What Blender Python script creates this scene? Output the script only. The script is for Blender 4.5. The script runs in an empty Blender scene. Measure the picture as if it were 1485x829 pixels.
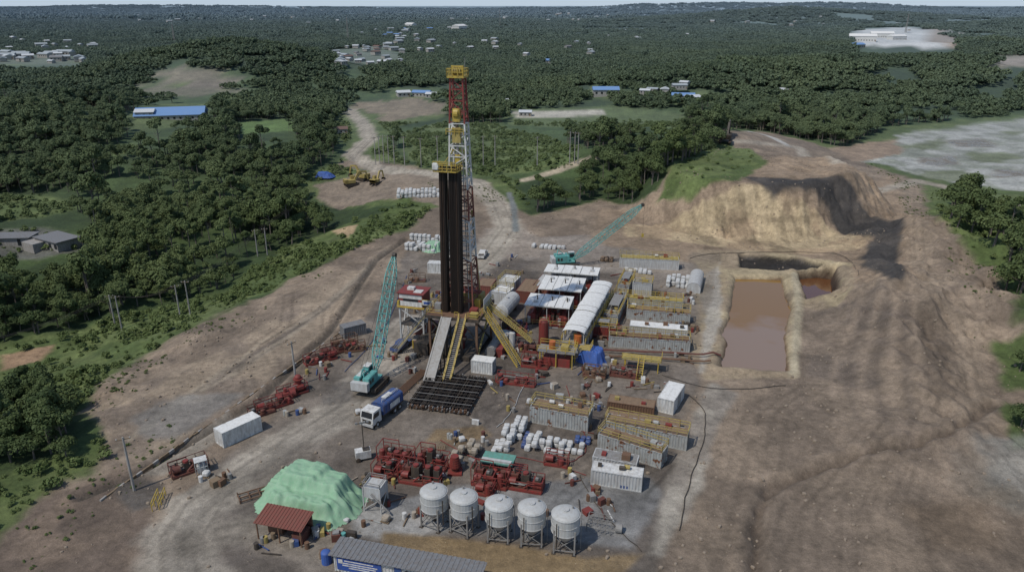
import bpy, math, random
import numpy as np
from mathutils import Vector
random.seed(7); rng=np.random.default_rng(7)
sc=bpy.context.scene
rad=math.radians
# ------------------------------------------------------------------ camera
H=62.0; PITCH=rad(21.0); FPX=1060.0
cd=bpy.data.cameras.new("camera"); cam=bpy.data.objects.new("camera",cd)
sc.collection.objects.link(cam); sc.camera=cam
cam.location=(0,0,H); cam.rotation_euler=(rad(90)-PITCH,0,0)
cd.sensor_width=36; cd.lens=FPX/1485*36; cd.clip_start=1; cd.clip_end=60000
SUN=Vector((-0.42,-0.36,0.83)).normalized()
w=bpy.data.worlds.new("World"); sc.world=w; w.use_nodes=True
nt=w.node_tree; sky=nt.nodes.new('ShaderNodeTexSky'); sky.sky_type='NISHITA'; sky.sun_disc=False
sky.sun_elevation=math.asin(SUN.z); sky.sun_rotation=math.atan2(SUN.x,SUN.y)
sky.air_density=1.0; sky.dust_density=0.6; sky.ozone_density=1.5; sky.altitude=0
bg=nt.nodes['Background']; bg.inputs[1].default_value=0.115
# whitish-blue haze low over the horizon
tcw=nt.nodes.new('ShaderNodeTexCoord'); spw=nt.nodes.new('ShaderNodeSeparateXYZ'); nt.links.new(tcw.outputs['Generated'],spw.inputs[0])
mrw=nt.nodes.new('ShaderNodeMapRange'); mrw.inputs[1].default_value=.02; mrw.inputs[2].default_value=.22; mrw.inputs[3].default_value=.9; mrw.inputs[4].default_value=0
nt.links.new(spw.outputs[2],mrw.inputs[0]); mxw=nt.nodes.new('ShaderNodeMix'); mxw.data_type='RGBA'; nt.links.new(mrw.outputs[0],mxw.inputs[0]); nt.links.new(sky.outputs[0],mxw.inputs[6]); mxw.inputs[7].default_value=(4.3,5.3,6.4,1)
nt.links.new(mxw.outputs[2],bg.inputs[0])
sl=bpy.data.lights.new("sun",'SUN'); sl.energy=2.75; sl.angle=rad(0.8); sl.color=(1,0.95,0.87)
so=bpy.data.objects.new("sun",sl); sc.collection.objects.link(so); so.rotation_euler=SUN.to_track_quat('Z','Y').to_euler()
so.location=(0,0,300)
sc.view_settings.view_transform='Standard'
try: sc.view_settings.look='None'
except: pass
sc.view_settings.exposure=0
# ------------------------------------------------------------------ noise + geometry helpers
def _h(i,j,s): 
    v=np.sin(i*127.1+j*311.7+s*74.7)*43758.5453
    return v-np.floor(v)
def vn(x,y,s=0):
    x=np.asarray(x,float); y=np.asarray(y,float)
    i=np.floor(x); j=np.floor(y); a=x-i; b=y-j; a=a*a*(3-2*a); b=b*b*(3-2*b)
    return (_h(i,j,s)*(1-a)+_h(i+1,j,s)*a)*(1-b)+(_h(i,j+1,s)*(1-a)+_h(i+1,j+1,s)*a)*b
def fbm(x,y,s=0,o=4):
    t=0;A=.5;n=0
    for k in range(o):
        t=t+A*vn(x,y,s+k*3.3); n+=A; x=x*2.03+5.1; y=y*2.03+1.7; A*=.5
    return t/n
def sm(a,b,x):
    t=np.clip((np.asarray(x,float)-a)/(b-a),0,1); return t*t*(3-2*t)
def gs(x,y,cx,cy,rx,ry,rot=0):
    c,s=math.cos(rot),math.sin(rot); dx=x-cx; dy=y-cy
    u=dx*c+dy*s; v=-dx*s+dy*c
    return np.exp(-((u/rx)**2+(v/ry)**2))
def sdpoly(x,y,P,margin=40):
    P=np.asarray(P); x=np.asarray(x,float); y=np.asarray(y,float)
    out=np.full(x.shape,1e4)
    m=(x>P[:,0].min()-margin)&(x<P[:,0].max()+margin)&(y>P[:,1].min()-margin)&(y<P[:,1].max()+margin)
    if not m.any(): return out
    X=x[m];Y=y[m]; d=np.full(X.shape,1e12); ins=np.zeros(X.shape,bool)
    for i in range(len(P)):
        ax,ay=P[i]; bx,by=P[i-1]; ex,ey=bx-ax,by-ay
        t=np.clip(((X-ax)*ex+(Y-ay)*ey)/(ex*ex+ey*ey+1e-9),0,1)
        d=np.minimum(d,(X-ax-ex*t)**2+(Y-ay-ey*t)**2)
        c=(ay>Y)!=(by>Y)
        with np.errstate(divide='ignore',invalid='ignore'):
            xi=ax+(Y-ay)*ex/(ey if ey!=0 else 1e-9)
        ins^=c&(X<xi)
    d=np.sqrt(d); out[m]=np.where(ins,-d,d); return out
def dpath(x,y,P,margin=30):
    P=np.asarray(P); out=np.full(x.shape,1e4)
    m=(x>P[:,0].min()-margin)&(x<P[:,0].max()+margin)&(y>P[:,1].min()-margin)&(y<P[:,1].max()+margin)
    if not m.any(): return out
    X=x[m];Y=y[m]; d=np.full(X.shape,1e12)
    for i in range(len(P)-1):
        ax,ay=P[i]; bx,by=P[i+1]; ex,ey=bx-ax,by-ay
        t=np.clip(((X-ax)*ex+(Y-ay)*ey)/(ex*ex+ey*ey+1e-9),0,1)
        d=np.minimum(d,(X-ax-ex*t)**2+(Y-ay-ey*t)**2)
    out[m]=np.sqrt(d); return out
# unproject: image pixel coordinates -> position in metres on a level or on the terrain
def ray(u,v):
    dx=(u-742.5)/FPX; dy=(v-414.5)/FPX
    return dx, math.cos(PITCH)-dy*math.sin(PITCH), -math.sin(PITCH)-dy*math.cos(PITCH)
def G(u,v,z=0.0):
    a,b,c=ray(u,v); t=(z-H)/c; return Vector((a*t,b*t,z))
EY=[20,79,123,200,260,300]; EX=[-80,-67,-53,-31,-22,-20]
MOUNDS=[(80,140,8.5,10,22,-.25),(97,128,6.0,9,30,.1),(62,92,2.2,16,14,0),(118,150,7,25,50,0),(92,95,2.5,20,16,.3),(70,112,2.8,7,14,-.3),(112,185,6,14,24,.2)]
def hb(x,y):
    x=np.asarray(x,float); y=np.asarray(y,float); r=np.hypot(x,y)
    dl=np.interp(y,EY,EX)-x
    wl=1-sm(240,340,y)
    n6=fbm(x/9,y/9,1)-.5
    h=-10*sm(2,55,dl)*wl
    h=h+sm(0,12,dl)*wl*1.6*n6
    md=0
    for cx,cy,a,rx,ry,ro in MOUNDS: md=md+a*gs(x,y,cx,cy,rx,ry,ro)
    rid=np.abs(fbm(x/7,y/16,5)-.5)*2
    h=h+md*(1.05-.6*rid)+np.minimum(md,4)*.6*(fbm(x/2.6,y/4.5,15)-.5)
    q=np.sqrt(((x-80)/44)**2+((y-234)/38)**2)+.12*(fbm(x/12,y/12,8)-.5)+.06*(fbm(x/4,y/6,9)-.5)
    face=sm(.66,.8,q)*(1-sm(.95,1.05,q))
    h=h+13.5*(1-sm(.64,1.02,q))*(1+.15*n6)-face*np.abs(fbm(x/4.5,y/14,3)-.5)*4.5*(1-sm(225,240,y))+face*.9*(fbm(x/2,y/2,4)-.5)
    h=h+11*gs(x,y,80,330,48,45)+7*gs(x,y,35,290,30,20)
    h=h+30*gs(x,y,-235,640,120,90)+10*gs(x,y,-250,400,90,70)+5*gs(x,y,-160,290,70,60)
    h=h+20*gs(x,y,340,620,160,100)+14*gs(x,y,150,560,120,70)+22*gs(x,y,520,900,240,140)
    h=h+45*gs(x,y,950,2700,600,250)+26*gs(x,y,1500,1900,500,250)
    h=h+75*gs(x,y,3000,9000,2500,800)+55*gs(x,y,-5200,12000,3000,900)+45*gs(x,y,-1500,16000,2500,900)
    h=h+12*sm(280,1000,r)*(fbm(x/170,y/170,11)-.5)+26*sm(1200,4000,r)*(fbm(x/600,y/600,12)-.5)*2*(.45+.55*sm(-800,800,x))
    off=np.maximum(sm(48,62,x-(y-80)*.2),sm(0,10,dl))
    h=h+off*(1.1*n6+.5*(fbm(x/2.4,y/2.4,2)-.5))*np.maximum(.45,1-sm(300,500,r))
    return h
_ts=np.geomspace(40,40000,2500)
def GT(u,v):
    a,b,c=ray(u,v); X=a*_ts;Y=b*_ts;Z=H+c*_ts
    hit=np.nonzero(Z<hb(X,Y))[0]
    k=hit[0] if len(hit) else 2400
    return (X[k],Y[k])
def PT(l): return np.array([GT(*p) for p in l])
POND=np.array([tuple(G(u,v,-.5)[:2]) for u,v in [(1066,404),(1134,405),(1139,430),(1147,448),(1138,490),(1143,541),(1100,540),(1046,534),(1052,500),(1048,485),(1060,450)]])
PIT=np.array([tuple(G(u,v,-.7)[:2]) for u,v in [(1156,398),(1185,395),(1210,398),(1217,440),(1168,442)]])
CHAN=np.array([tuple(G(u,v,-.7)[:2]) for u,v in [(1070,370),(1150,378),(1205,392),(1156,397),(1072,391)]])
EARTHDITCH=PT([(1440,585),(1380,625),(1310,645),(1240,662),(1180,682),(1120,705),(1100,740),(1098,780),(1095,835)])
PADDITCH=PT([(590,347),(545,378),(480,480),(380,578),(280,640),(195,690),(120,722)])
def ht(x,y):
    h=hb(x,y); x0,y0=x,y
    wob=(fbm(x/3,y/3,77)-.5)*1.6
    s=sdpoly(x,y,POND)+wob*.8; h=h+ .5*np.exp(-((s-1.4)/1.0)**2)
    h=h*(sm(-2.0,.4,s))-3.0*(1-sm(-1.6,.5,s))
    s=sdpoly(x,y,PIT)+wob*.6; h=h+ .7*np.exp(-((s-1.4)/1.1)**2); h=h*sm(-2.,.4,s)-4.0*(1-sm(-1.4,.4,s))
    s=sdpoly(x,y,CHAN)+wob*.5; h=h-1.6*(1-sm(-1.0,.5,s))
    d=np.abs(dpath(x,y,EARTHDITCH)+wob); h=h-.9*np.exp(-(d/.7)**2)+.25*np.exp(-((d-1.8)/.8)**2)
    d=dpath(x,y,PADDITCH); h=h-.6*np.exp(-(d/.6)**2)+.3*np.exp(-((d-1.5)/.6)**2)
    return h
def zt(x,y): return float(ht(np.array([x]),np.array([y]))[0])
# ------------------------------------------------------------------ materials
def newmat(n):
    m=bpy.data.materials.new(n); m.use_nodes=True
    return m,m.node_tree.nodes,m.node_tree.links,m.node_tree.nodes['Principled BSDF']
def N(nodes,t,**k):
    n=nodes.new(t)
    for a,b in k.items(): setattr(n,a,b)
    return n
def paint(name,col,rough=.5,dirt=.45,dcol=(.13,.095,.065),metal=0,sc_=1.0,rust=0):
    m,nd,lk,bs=newmat(name)
    tc=N(nd,'ShaderNodeNewGeometry'); mp=N(nd,'ShaderNodeMapping'); mp.inputs['Scale'].default_value=(1.3*sc_,1.3*sc_,.45*sc_)
    lk.new(tc.outputs['Position'],mp.inputs[0])
    n1=N(nd,'ShaderNodeTexNoise'); n1.inputs['Scale'].default_value=1.6; n1.inputs['Detail'].default_value=6; n1.inputs['Roughness'].default_value=.7
    lk.new(mp.outputs[0],n1.inputs[0])
    r=N(nd,'ShaderNodeValToRGB'); r.color_ramp.elements[0].position=.38; r.color_ramp.elements[1].position=.70
    r.color_ramp.elements[1].color=(min(1,dirt*1.25),)*3+(1,)
    r.color_ramp.elements[0].color=(dirt*.15,)*3+(1,)
    lk.new(n1.outputs[0],r.inputs[0])
    mx=N(nd,'ShaderNodeMix',data_type='RGBA'); mx.inputs[6].default_value=(*col,1); mx.inputs[7].default_value=(*dcol,1)
    lk.new(r.outputs[0],mx.inputs[0])
    last=mx.outputs[2]
    if rust:
        n2=N(nd,'ShaderNodeTexNoise'); n2.inputs['Scale'].default_value=1.1; n2.inputs['Detail'].default_value=8
        lk.new(tc.outputs['Position'],n2.inputs[0])
        r2=N(nd,'ShaderNodeValToRGB'); r2.color_ramp.elements[0].position=.6-rust*.15; r2.color_ramp.elements[1].position=.66-rust*.1
        lk.new(n2.outputs[0],r2.inputs[0])
        m2=N(nd,'ShaderNodeMix',data_type='RGBA'); lk.new(last,m2.inputs[6]); m2.inputs[7].default_value=(.16,.07,.035,1)
        lk.new(r2.outputs[0],m2.inputs[0]); last=m2.outputs[2]
    lk.new(last,bs.inputs['Base Color']); bs.inputs['Roughness'].default_value=rough; bs.inputs['Metallic'].default_value=metal
    bs.inputs['Specular IOR Level'].default_value=.35
    return m
WHITE=paint('white_paint',(.68,.68,.65),.5,.45); WROOF=paint('white_roof_sheet',(.76,.76,.73),.55,.4,(.34,.30,.25))
GREYP=paint('grey_paint',(.40,.415,.40),.5,.45,rust=.12); LGREY=paint('light_grey_paint',(.50,.51,.50),.5,.4,(.22,.17,.13))
SILO=paint('silo_paint',(.47,.48,.47),.5,.35,(.28,.24,.19))
RED=paint('red_paint',(.24,.035,.03),.55,.55,(.1,.06,.045)); DRED=paint('dark_red_paint',(.13,.035,.028),.6,.5)
YEL=paint('yellow_paint',(.50,.36,.06),.5,.4); DYEL=paint('weathered_yellow',(.42,.33,.10),.6,.5)
TEAL=paint('teal_paint',(.12,.40,.37),.45,.35); BLUE=paint('blue_paint',(.03,.085,.25),.45,.5)
LBLUE=paint('blue_tarp_cloth',(.035,.11,.38),.6,.3); DARK=paint('dark_steel',(.035,.033,.03),.6,.5)
BLACKP=paint('drill_pipe_steel',(.018,.014,.012),.5,.3,(.045,.028,.02)); BRNP=paint('drill_pipe_brown',(.045,.026,.018),.6,.3)
STEEL=paint('galvanised_steel',(.28,.28,.27),.5,.5)
RUST=paint('rusty_steel',(.16,.085,.05),.8,.5); BROWNROOF=paint('rusty_brown_sheet',(.24,.16,.10),.8,.5,(.12,.09,.06))
MAROON=paint('maroon_roof',(.20,.06,.045),.6,.4); GTARP=paint('green_tarp_cloth',(.21,.39,.24),.7,.6,(.32,.43,.31))
BAG=paint('woven_bag_cloth',(.60,.61,.60),.7,.55,(.26,.23,.19)); ORANGE=paint('orange_paint',(.5,.13,.025),.5,.4)
GLASS=paint('dark_glass',(.02,.025,.03),.1,.1); RUB=paint('rubber',(.02,.02,.02),.85,.7); WOOD=paint('weathered_wood',(.22,.16,.1),.85,.5)
GREY2=paint('corrugated_grey_roof',(.20,.21,.22),.6,.5); TAN=paint('sack_paper',(.40,.35,.28),.8,.5); CONC=paint('concrete',(.36,.35,.33),.9,.5)
SGREEN=paint('sea_green_sheet',(.12,.33,.27),.6,.4)
RROOF=paint('red_roof_tile',(.16,.1,.085),.7,.4); BROOF=paint('blue_roof_sheet',(.13,.26,.50),.5,.35,(.28,.33,.38)); WALLM=paint('house_plaster',(.38,.37,.34),.8,.4)
DROOF=paint('hazed_zinc_roof',(.36,.40,.42),.6,.5,(.22,.23,.22)); HROOF=paint('hazed_pale_roof',(.56,.58,.59),.6,.4,(.33,.34,.33))  # town roofs, distance haze put into their paint colours
MED=paint('blue_banner',(.03,.08,.30),.5,.1); ROCKM=paint('clod',(.23,.18,.135),.95,.6,(.30,.25,.19))
# ------------------------------------------------------------------ mesh builder
class MB:
    def __init__(s): s.v=[];s.f=[];s.m=[];s.mats=[]
    def add(s,vs,fs,mat):
        if mat not in s.mats: s.mats.append(mat)
        k=s.mats.index(mat); o=len(s.v); s.v+= [tuple(p) for p in vs]
        for f in fs: s.f.append(tuple(i+o for i in f)); s.m.append(k)
    def box(s,c,d,mat,rz=0):
        x,y,z=c; a,b,h=d[0]/2,d[1]/2,d[2]; C,S=math.cos(rz),math.sin(rz)
        vs=[(x+p*C-q*S,y+p*S+q*C,z+r) for r in (0,h) for p,q in ((-a,-b),(a,-b),(a,b),(-a,b))]
        s.add(vs,[(3,2,1,0),(4,5,6,7),(0,1,5,4),(1,2,6,5),(2,3,7,6),(3,0,4,7)],mat)
    def beam(s,p,q,w,mat,h=None):
        p=Vector(p);q=Vector(q);d=(q-p)
        if d.length<1e-4:return
        d.normalize(); up=Vector((0,0,1)) if abs(d.z)<.98 else Vector((0,1,0))
        r=d.cross(up).normalized(); u=r.cross(d).normalized(); a=w/2; b=(h or w)/2
        vs=[e+r*i*a+u*j*b for e in (p,q) for i,j in ((-1,-1),(1,-1),(1,1),(-1,1))]
        s.add(vs,[(3,2,1,0),(4,5,6,7),(0,1,5,4),(1,2,6,5),(2,3,7,6),(3,0,4,7)],mat)
    def cyl(s,p,q,r,mat,r2=None,n=10,caps=True):
        p=Vector(p);q=Vector(q);d=(q-p).normalized(); up=Vector((0,0,1)) if abs(d.z)<.98 else Vector((0,1,0))
        a=d.cross(up).normalized(); b=a.cross(d).normalized(); r2=r if r2 is None else r2
        vs=[]
        for e,R in ((p,r),(q,r2)):
            for i in range(n):
                t=2*math.pi*i/n; vs.append(e+a*math.cos(t)*R+b*math.sin(t)*R)
        fs=[(i,n+i,n+(i+1)%n,(i+1)%n) for i in range(n)]
        if caps: fs+=[tuple(range(n)),tuple(range(2*n-1,n-1,-1))]
        s.add(vs,fs,mat)
    def dome(s,c,r,h,mat,n=16,m=4):
        vs=[];fs=[]
        for j in range(m):
            t=j/m*math.pi/2
            for i in range(n):
                a=2*math.pi*i/n; vs.append((c[0]+r*math.cos(t)*math.cos(a),c[1]+r*math.cos(t)*math.sin(a),c[2]+h*math.sin(t)))
        vs.append((c[0],c[1],c[2]+h)); k=len(vs)-1
        for j in range(m-1):
            for i in range(n): fs.append((j*n+i,j*n+(i+1)%n,(j+1)*n+(i+1)%n,(j+1)*n+i))
        for i in range(n): fs.append(((m-1)*n+i,(m-1)*n+(i+1)%n,k))
        s.add(vs,fs,mat)
    def rail(s,pts,mat,h=1.1,t=.07,gap=1.6):
        for i in range(len(pts)-1):
            p=Vector(pts[i]);q=Vector(pts[i+1]); L=(q-p).length; n=max(1,int(L/gap))
            for k in range(n+1):
                e=p.lerp(q,k/n); s.beam(e,e+Vector((0,0,h)),t,mat)
            for z in (h,h*.55): s.beam(p+Vector((0,0,z)),q+Vector((0,0,z)),t,mat)
    def stairs(s,p,q,wd,mat,step=None,rails=True):
        p=Vector(p);q=Vector(q); d=Vector((q.x-p.x,q.y-p.y,0)).normalized(); sd=Vector((-d.y,d.x,0))*wd/2
        for k in (-1,1):
            s.beam(p+sd*k,q+sd*k,.1,mat,.26)
            if rails:
                u=Vector((0,0,1.0)); s.beam(p+sd*k+u,q+sd*k+u,.08,mat); s.beam(p+sd*k+u*.5,q+sd*k+u*.5,.05,mat)
                for j in range(9): e=(p+sd*k).lerp(q+sd*k,j/8); s.beam(e,e+u,.06,mat)
        n=max(4,int(abs(p.z-q.z)/.25))
        for j in range(n+1):
            e=p.lerp(q,j/n); s.beam(e-sd,e+sd,.26,step or mat,.05)
    def lattice(s,p,q,w0,w1,n,mats,t=.14,open_side=None,depth=None,wm=None):
        p=Vector(p);q=Vector(q);d=(q-p).normalized(); up=Vector((0,0,1)) if abs(d.z)<.9 else Vector((0,1,0))
        a=d.cross(up).normalized(); b=a.cross(d).normalized()
        def ring(k):
            f=k/n; 
            W=(w0+(w1-w0)*f)/2
            if wm: W=(wm*min(1,min(f,1-f)*5+.25))/2
            e=p.lerp(q,f); D=W*(depth or 1)
            return [e+a*i*W+b*j*D for i,j in ((-1,-1),(1,-1),(1,1),(-1,1))]
        R=ring(0)
        for k in range(n):
            S=ring(k+1); m=mats(k/n) if callable(mats) else mats
            for i in range(4):
                s.beam(R[i],S[i],t,m)
                if i==open_side: continue
                j=(i+1)%4
                s.beam(S[i],S[j],t*.65,m)
                if k%2: s.beam(R[i],S[j],t*.55,m)
                else: s.beam(R[j],S[i],t*.55,m)
            R=S
    def corr(s,p,q,z0,z1,mat,pitch=.42,dep=.07):
        p=Vector(p);q=Vector(q);d=(q-p);L=d.length;d.normalize(); nrm=Vector((d.y,-d.x,0)); n=max(2,int(L/pitch)); st=L/n
        vs=[];fs=[]
        for i in range(n):
            for off,dd in ((0,0),(.35,0),(.5,1),(.85,1)):
                e=p+d*(i+off)*st-nrm*dep*dd; vs+=[(e.x,e.y,z0),(e.x,e.y,z1)]
        vs+=[(q.x,q.y,z0),(q.x,q.y,z1)]
        for i in range(len(vs)//2-1): fs.append((2*i,2*i+2,2*i+3,2*i+1))
        s.add(vs,fs,mat)
    def pillow(s,c,d,mat,rz=0,n=10,m=6,pw=.45):
        vs=[];fs=[];C,S=math.cos(rz),math.sin(rz)
        def pp(v): return math.copysign(abs(v)**pw,v)
        for j in range(m+1):
            t=-math.pi/2+math.pi*j/m
            for i in range(n):
                a=2*math.pi*i/n; x=pp(math.cos(t))*pp(math.cos(a))*d[0]/2; y=pp(math.cos(t))*pp(math.sin(a))*d[1]/2; z=pp(math.sin(t))*d[2]/2+d[2]/2
                x*=random.uniform(.94,1.05);y*=random.uniform(.94,1.05)
                vs.append((c[0]+x*C-y*S,c[1]+x*S+y*C,c[2]+z))
        for j in range(m):
            for i in range(n): fs.append((j*n+i,j*n+(i+1)%n,(j+1)*n+(i+1)%n,(j+1)*n+i))
        s.add(vs,fs,mat)
    def arch(s,x0,x1,r,z0,hh,mat,n=10,yc=0,th=.05,seg=1,ends=False):
        for sgm in range(seg):
            xa=x0+(x1-x0)*sgm/seg+.05; xb=x0+(x1-x0)*(sgm+1)/seg-.05
            vs=[]
            for i in range(n+1):
                t=math.pi*i/n
                for xx in (xa,xb):
                    for k in (0,th): vs.append((xx,yc+(r-k)*math.cos(t),z0+(hh-k)*math.sin(t)))
            fs=[]
            for i in range(n):
                o=i*4; fs+=[(o,o+2,o+6,o+4),(o+1,o+5,o+7,o+3),(o,o+4,o+5,o+1),(o+2,o+3,o+7,o+6)]
            s.add(vs,fs,mat)
            if ends:
                for xx in (xa,xb):
                    s.add([(xx,yc+(r-.1)*math.cos(math.pi*i/n),z0+(hh-.1)*math.sin(math.pi*i/n)) for i in range(n+1)],[tuple(range(n+1))],mat)
    def mesh(s,name,smooth=False):
        me=bpy.data.meshes.new(name); me.from_pydata(s.v,[],s.f)
        for m in s.mats: me.materials.append(m)
        me.polygons.foreach_set('material_index',s.m)
        if smooth: me.polygons.foreach_set('use_smooth',[True]*len(s.f))
        me.update(); return me
    def obj(s,name,loc=(0,0,0),rz=0,parent=None,smooth=False):
        return put(s.mesh(name,smooth),name,loc,rz,parent)
def put(me,name,loc,rz=0,parent=None,scale=None):
    o=bpy.data.objects.new(name,me); sc.collection.objects.link(o); o.location=loc; o.rotation_euler=(0,0,rz)
    if parent: o.parent=parent
    if scale: o.scale=scale
    return o
ROT=rad(-15)
# ------------------------------------------------------------------ terrain sheet
def axis(lo,hi,step,far_lo,far_hi,g=1.045):
    c=list(np.arange(lo,hi,step)); a=[];x=lo;s=step
    while x>far_lo: s*=g; x-=s; a.append(x)
    b=[];x=c[-1];s=step
    while x<far_hi: s*=g; x+=s; b.append(x)
    return np.array(a[::-1]+c+b)
xs=axis(-95,125,.42,-30000,30000); ys=axis(60,260,.5,-300,45000)
X,Y=np.meshgrid(xs,ys); nx,ny=len(xs),len(ys); X=X.ravel();Y=Y.ravel()
Z=ht(X,Y)
col=np.zeros((len(X),3)); wet=np.zeros(len(X))
nA=fbm(X/14,Y/14,21); nB=fbm(X/3,Y/3,22); R_=np.hypot(X,Y)
gN=sm(.35,.65,fbm(X/60,Y/60,23))[:,None]
col[:]=np.array([.035,.055,.02])*(1-gN)+np.array([.06,.09,.03])*gN
def layer(poly,c,soft=1.5,namp=5,world=False,amt=1,wt=None,c2=None):
    global col,wet
    P=poly if world else PT(poly)
    s=sdpoly(X,Y,P)+(nA-.5)*namp*2+(nB-.5)*namp*.8
    k=(1-sm(-soft,soft,s))*amt
    cc=np.array(c)[None,:]
    if c2 is not None:
        q=sm(.4,.6,fbm(X/8,Y/8,sum(c)*50))[:,None]; cc=cc*(1-q)+np.array(c2)[None,:]*q
    col=col*(1-k[:,None])+cc*k[:,None]
    if wt is not None: wet=wet*(1-k)+wt*k
def pathl(pts,wd,c,soft=1,world=False,amt=1,ruts=False,wt=None):
    global col,wet
    P=pts if world else PT(pts)
    d=dpath(X,Y,P); k=(1-sm(wd/2-soft,wd/2+soft,d+(nB-.5)*wd*.35))*amt
    cc=np.array(c)[None,:]*np.ones((len(X),1))
    if ruts: cc=cc*(1-.28*np.exp(-((d-wd*.2)/.35)**2)-.15*np.exp(-((d-wd*.38)/.3)**2))[:,None]
    col=col*(1-k[:,None])+cc*k[:,None]
    if wt is not None: wet=wet*(1-k)+wt*k
def track(pts,dk=.72,amt=.6,g=.95):
    """pair of tyre ruts: darker packed wheel lines"""
    global col
    P=PT(pts); d=dpath(X,Y,P)+(nB-.5)*.5; k=np.exp(-((d-g)/.28)**2)*amt
    col=col*(1-k[:,None]*(1-dk))
GR=(.08,.11,.036); GR2=(.115,.145,.052); EA=(.245,.19,.138); EA2=(.18,.14,.104)
OPEN={}
OPEN['earth']=[(-80,960),(-30,810),(60,740),(185,655),(105,605),(130,570),(200,520),(300,470),(420,405),(560,345),(600,330),(630,300),(620,265),(560,250),(490,240),(520,228),(600,240),(700,262),(745,300),(770,312),(870,290),(950,275),(1010,235),(1050,200),(1100,190),(1200,215),(1330,262),(1350,310),(1440,400),(1490,450),(1530,560),(1560,700),(1600,960)]
OPEN['strip']=[(-120,960),(-120,720),(0,690),(120,650),(85,600),(60,575),(-60,560),(-60,505),(60,490),(200,450),(330,420),(400,365),(520,320),(600,296),(650,300),(600,335),(420,405),(200,520),(130,570),(105,605),(180,655),(60,735),(-30,800),(-60,960)]
OPEN['ruin']=[(-20,335),(60,330),(125,348),(115,365),(60,375),(-20,370)]
OPEN['glade']=[(-20,285),(80,280),(130,300),(60,318),(-20,322)]
OPEN['blueroof']=[(180,172),(230,150),(300,150),(312,166),(230,192),(190,190)]
OPEN['bare']=[(225,108),(260,98),(350,108),(370,120),(300,128),(240,124)]
OPEN['bare2']=[(180,128),(260,120),(330,130),(370,134),(230,142)]
OPEN['field']=[(330,180),(420,172),(430,190),(350,196)]
OPEN['glade2']=[(150,214),(190,208),(210,220),(160,230)]
OPEN['road']=[(490,165),(520,153),(600,147),(650,155),(640,172),(570,185),(565,215),(600,240),(700,245),(750,262),(770,305),(620,300),(560,300),(480,300),(430,280),(450,250),(490,238),(505,215),(485,190)]
OPEN['grass']=[(575,195),(640,178),(720,180),(800,200),(850,215),(830,245),(740,252),(600,243)]
OPEN['pale']=[(725,160),(880,153),(1000,165),(990,190),(870,185),(745,182)]
OPEN['right']=[(1050,185),(1220,215),(1290,185),(1485,165),(1600,160),(1600,320),(1440,292),(1340,300),(1200,250)]
OPEN['quarry']=[(1235,45),(1320,40),(1395,58),(1385,72),(1240,68)]
OPEN['town1']=[(-10,80),(120,80),(130,93),(-10,96)]
OPEN['town2']=[(485,72),(550,66),(590,80),(560,96),(490,98)]
OPEN['town4']=[(560,128),(640,128),(640,142),(570,144)]
OPEN['blue2']=[(855,126),(900,126),(900,142),(855,142)]
OPEN['blue3']=[(975,132),(1030,132),(1030,150),(975,150)]
OPEN['hillbare']=[(1440,84),(1500,80),(1500,98),(1450,98)]
OPEN['brown2']=[(500,150),(600,143),(660,150),(640,165),(560,175)]
OW={k:PT(v) for k,v in OPEN.items()}
for k in OW: layer(OW[k],GR,2,4,True,c2=GR2)
layer(OW['earth'],EA,1.5,4,True,c2=EA2)
layer(OW['ruin'],(.12,.12,.1),2,2,True); layer(OW['bare'],(.21,.17,.13),2,14,True,.8); layer(OW['bare2'],(.17,.14,.11),2,20,True,.7)
layer(OW['field'],(.11,.17,.05),1,3,True); layer(OW['pale'],(.1,.13,.05),2,6,True)
layer([(742,162),(872,158),(880,168),(750,171)],(.42,.39,.32),2,3)
layer(OW['brown2'],(.24,.185,.135),3,10,True,.85)
for k in ('town1','town2'): layer(OW[k],(.13,.14,.11),4,35,True,.6)
layer(OW['quarry'],(.6,.59,.56),3,8,True); layer(OW['hillbare'],(.3,.25,.2),3,5,True)
layer([(1340,40),(1395,50),(1390,72),(1350,62)],(.34,.26,.19),3,6)
layer([(450,268),(560,245),(640,262),(640,300),(560,292),(470,300)],(.22,.175,.13),1,4)
layer([(1300,195),(1485,172),(1600,170),(1600,285),(1450,275),(1250,235)],(.36,.36,.33),2,7,c2=(.24,.25,.205))
for pp in ([(1400,222),(1465,220),(1475,236),(1405,238)],[(1300,212),(1360,203),(1370,220)],[(1330,250),(1400,246),(1420,258),(1350,262)],[(1430,190),(1490,186),(1490,198)]): layer(pp,(.12,.14,.06),1,8,amt=.7)
for pp in ([(1330,228),(1385,226),(1390,238),(1340,240)],[(1440,246),(1500,244),(1500,256),(1450,258)],[(1380,205),(1430,200),(1440,212),(1390,214)]): layer(pp,(.22,.19,.15),1,6,wt=1)
layer([(1200,215),(1300,200),(1310,225),(1240,235)],(.27,.2,.14),1,3)
layer([(1350,295),(1600,290),(1600,430),(1480,400),(1430,385),(1370,330)],GR,1.5,4,c2=GR2)
layer([(1445,500),(1600,480),(1600,570),(1460,560)],GR,1,3); layer([(1440,590),(1600,580),(1600,660),(1470,650)],GR,1,3)
layer([(1400,620),(1600,640),(1600,760),(1430,735)],(.21,.21,.19),2,7,c2=(.16,.15,.125),amt=.65)
layer([(1300,730),(1440,720),(1450,800),(1350,800)],(.17,.125,.085),2,3,amt=.7)
layer([(1100,640),(1420,620),(1400,700),(1120,700)],(.22,.17,.125),2,5,amt=.6)
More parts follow.
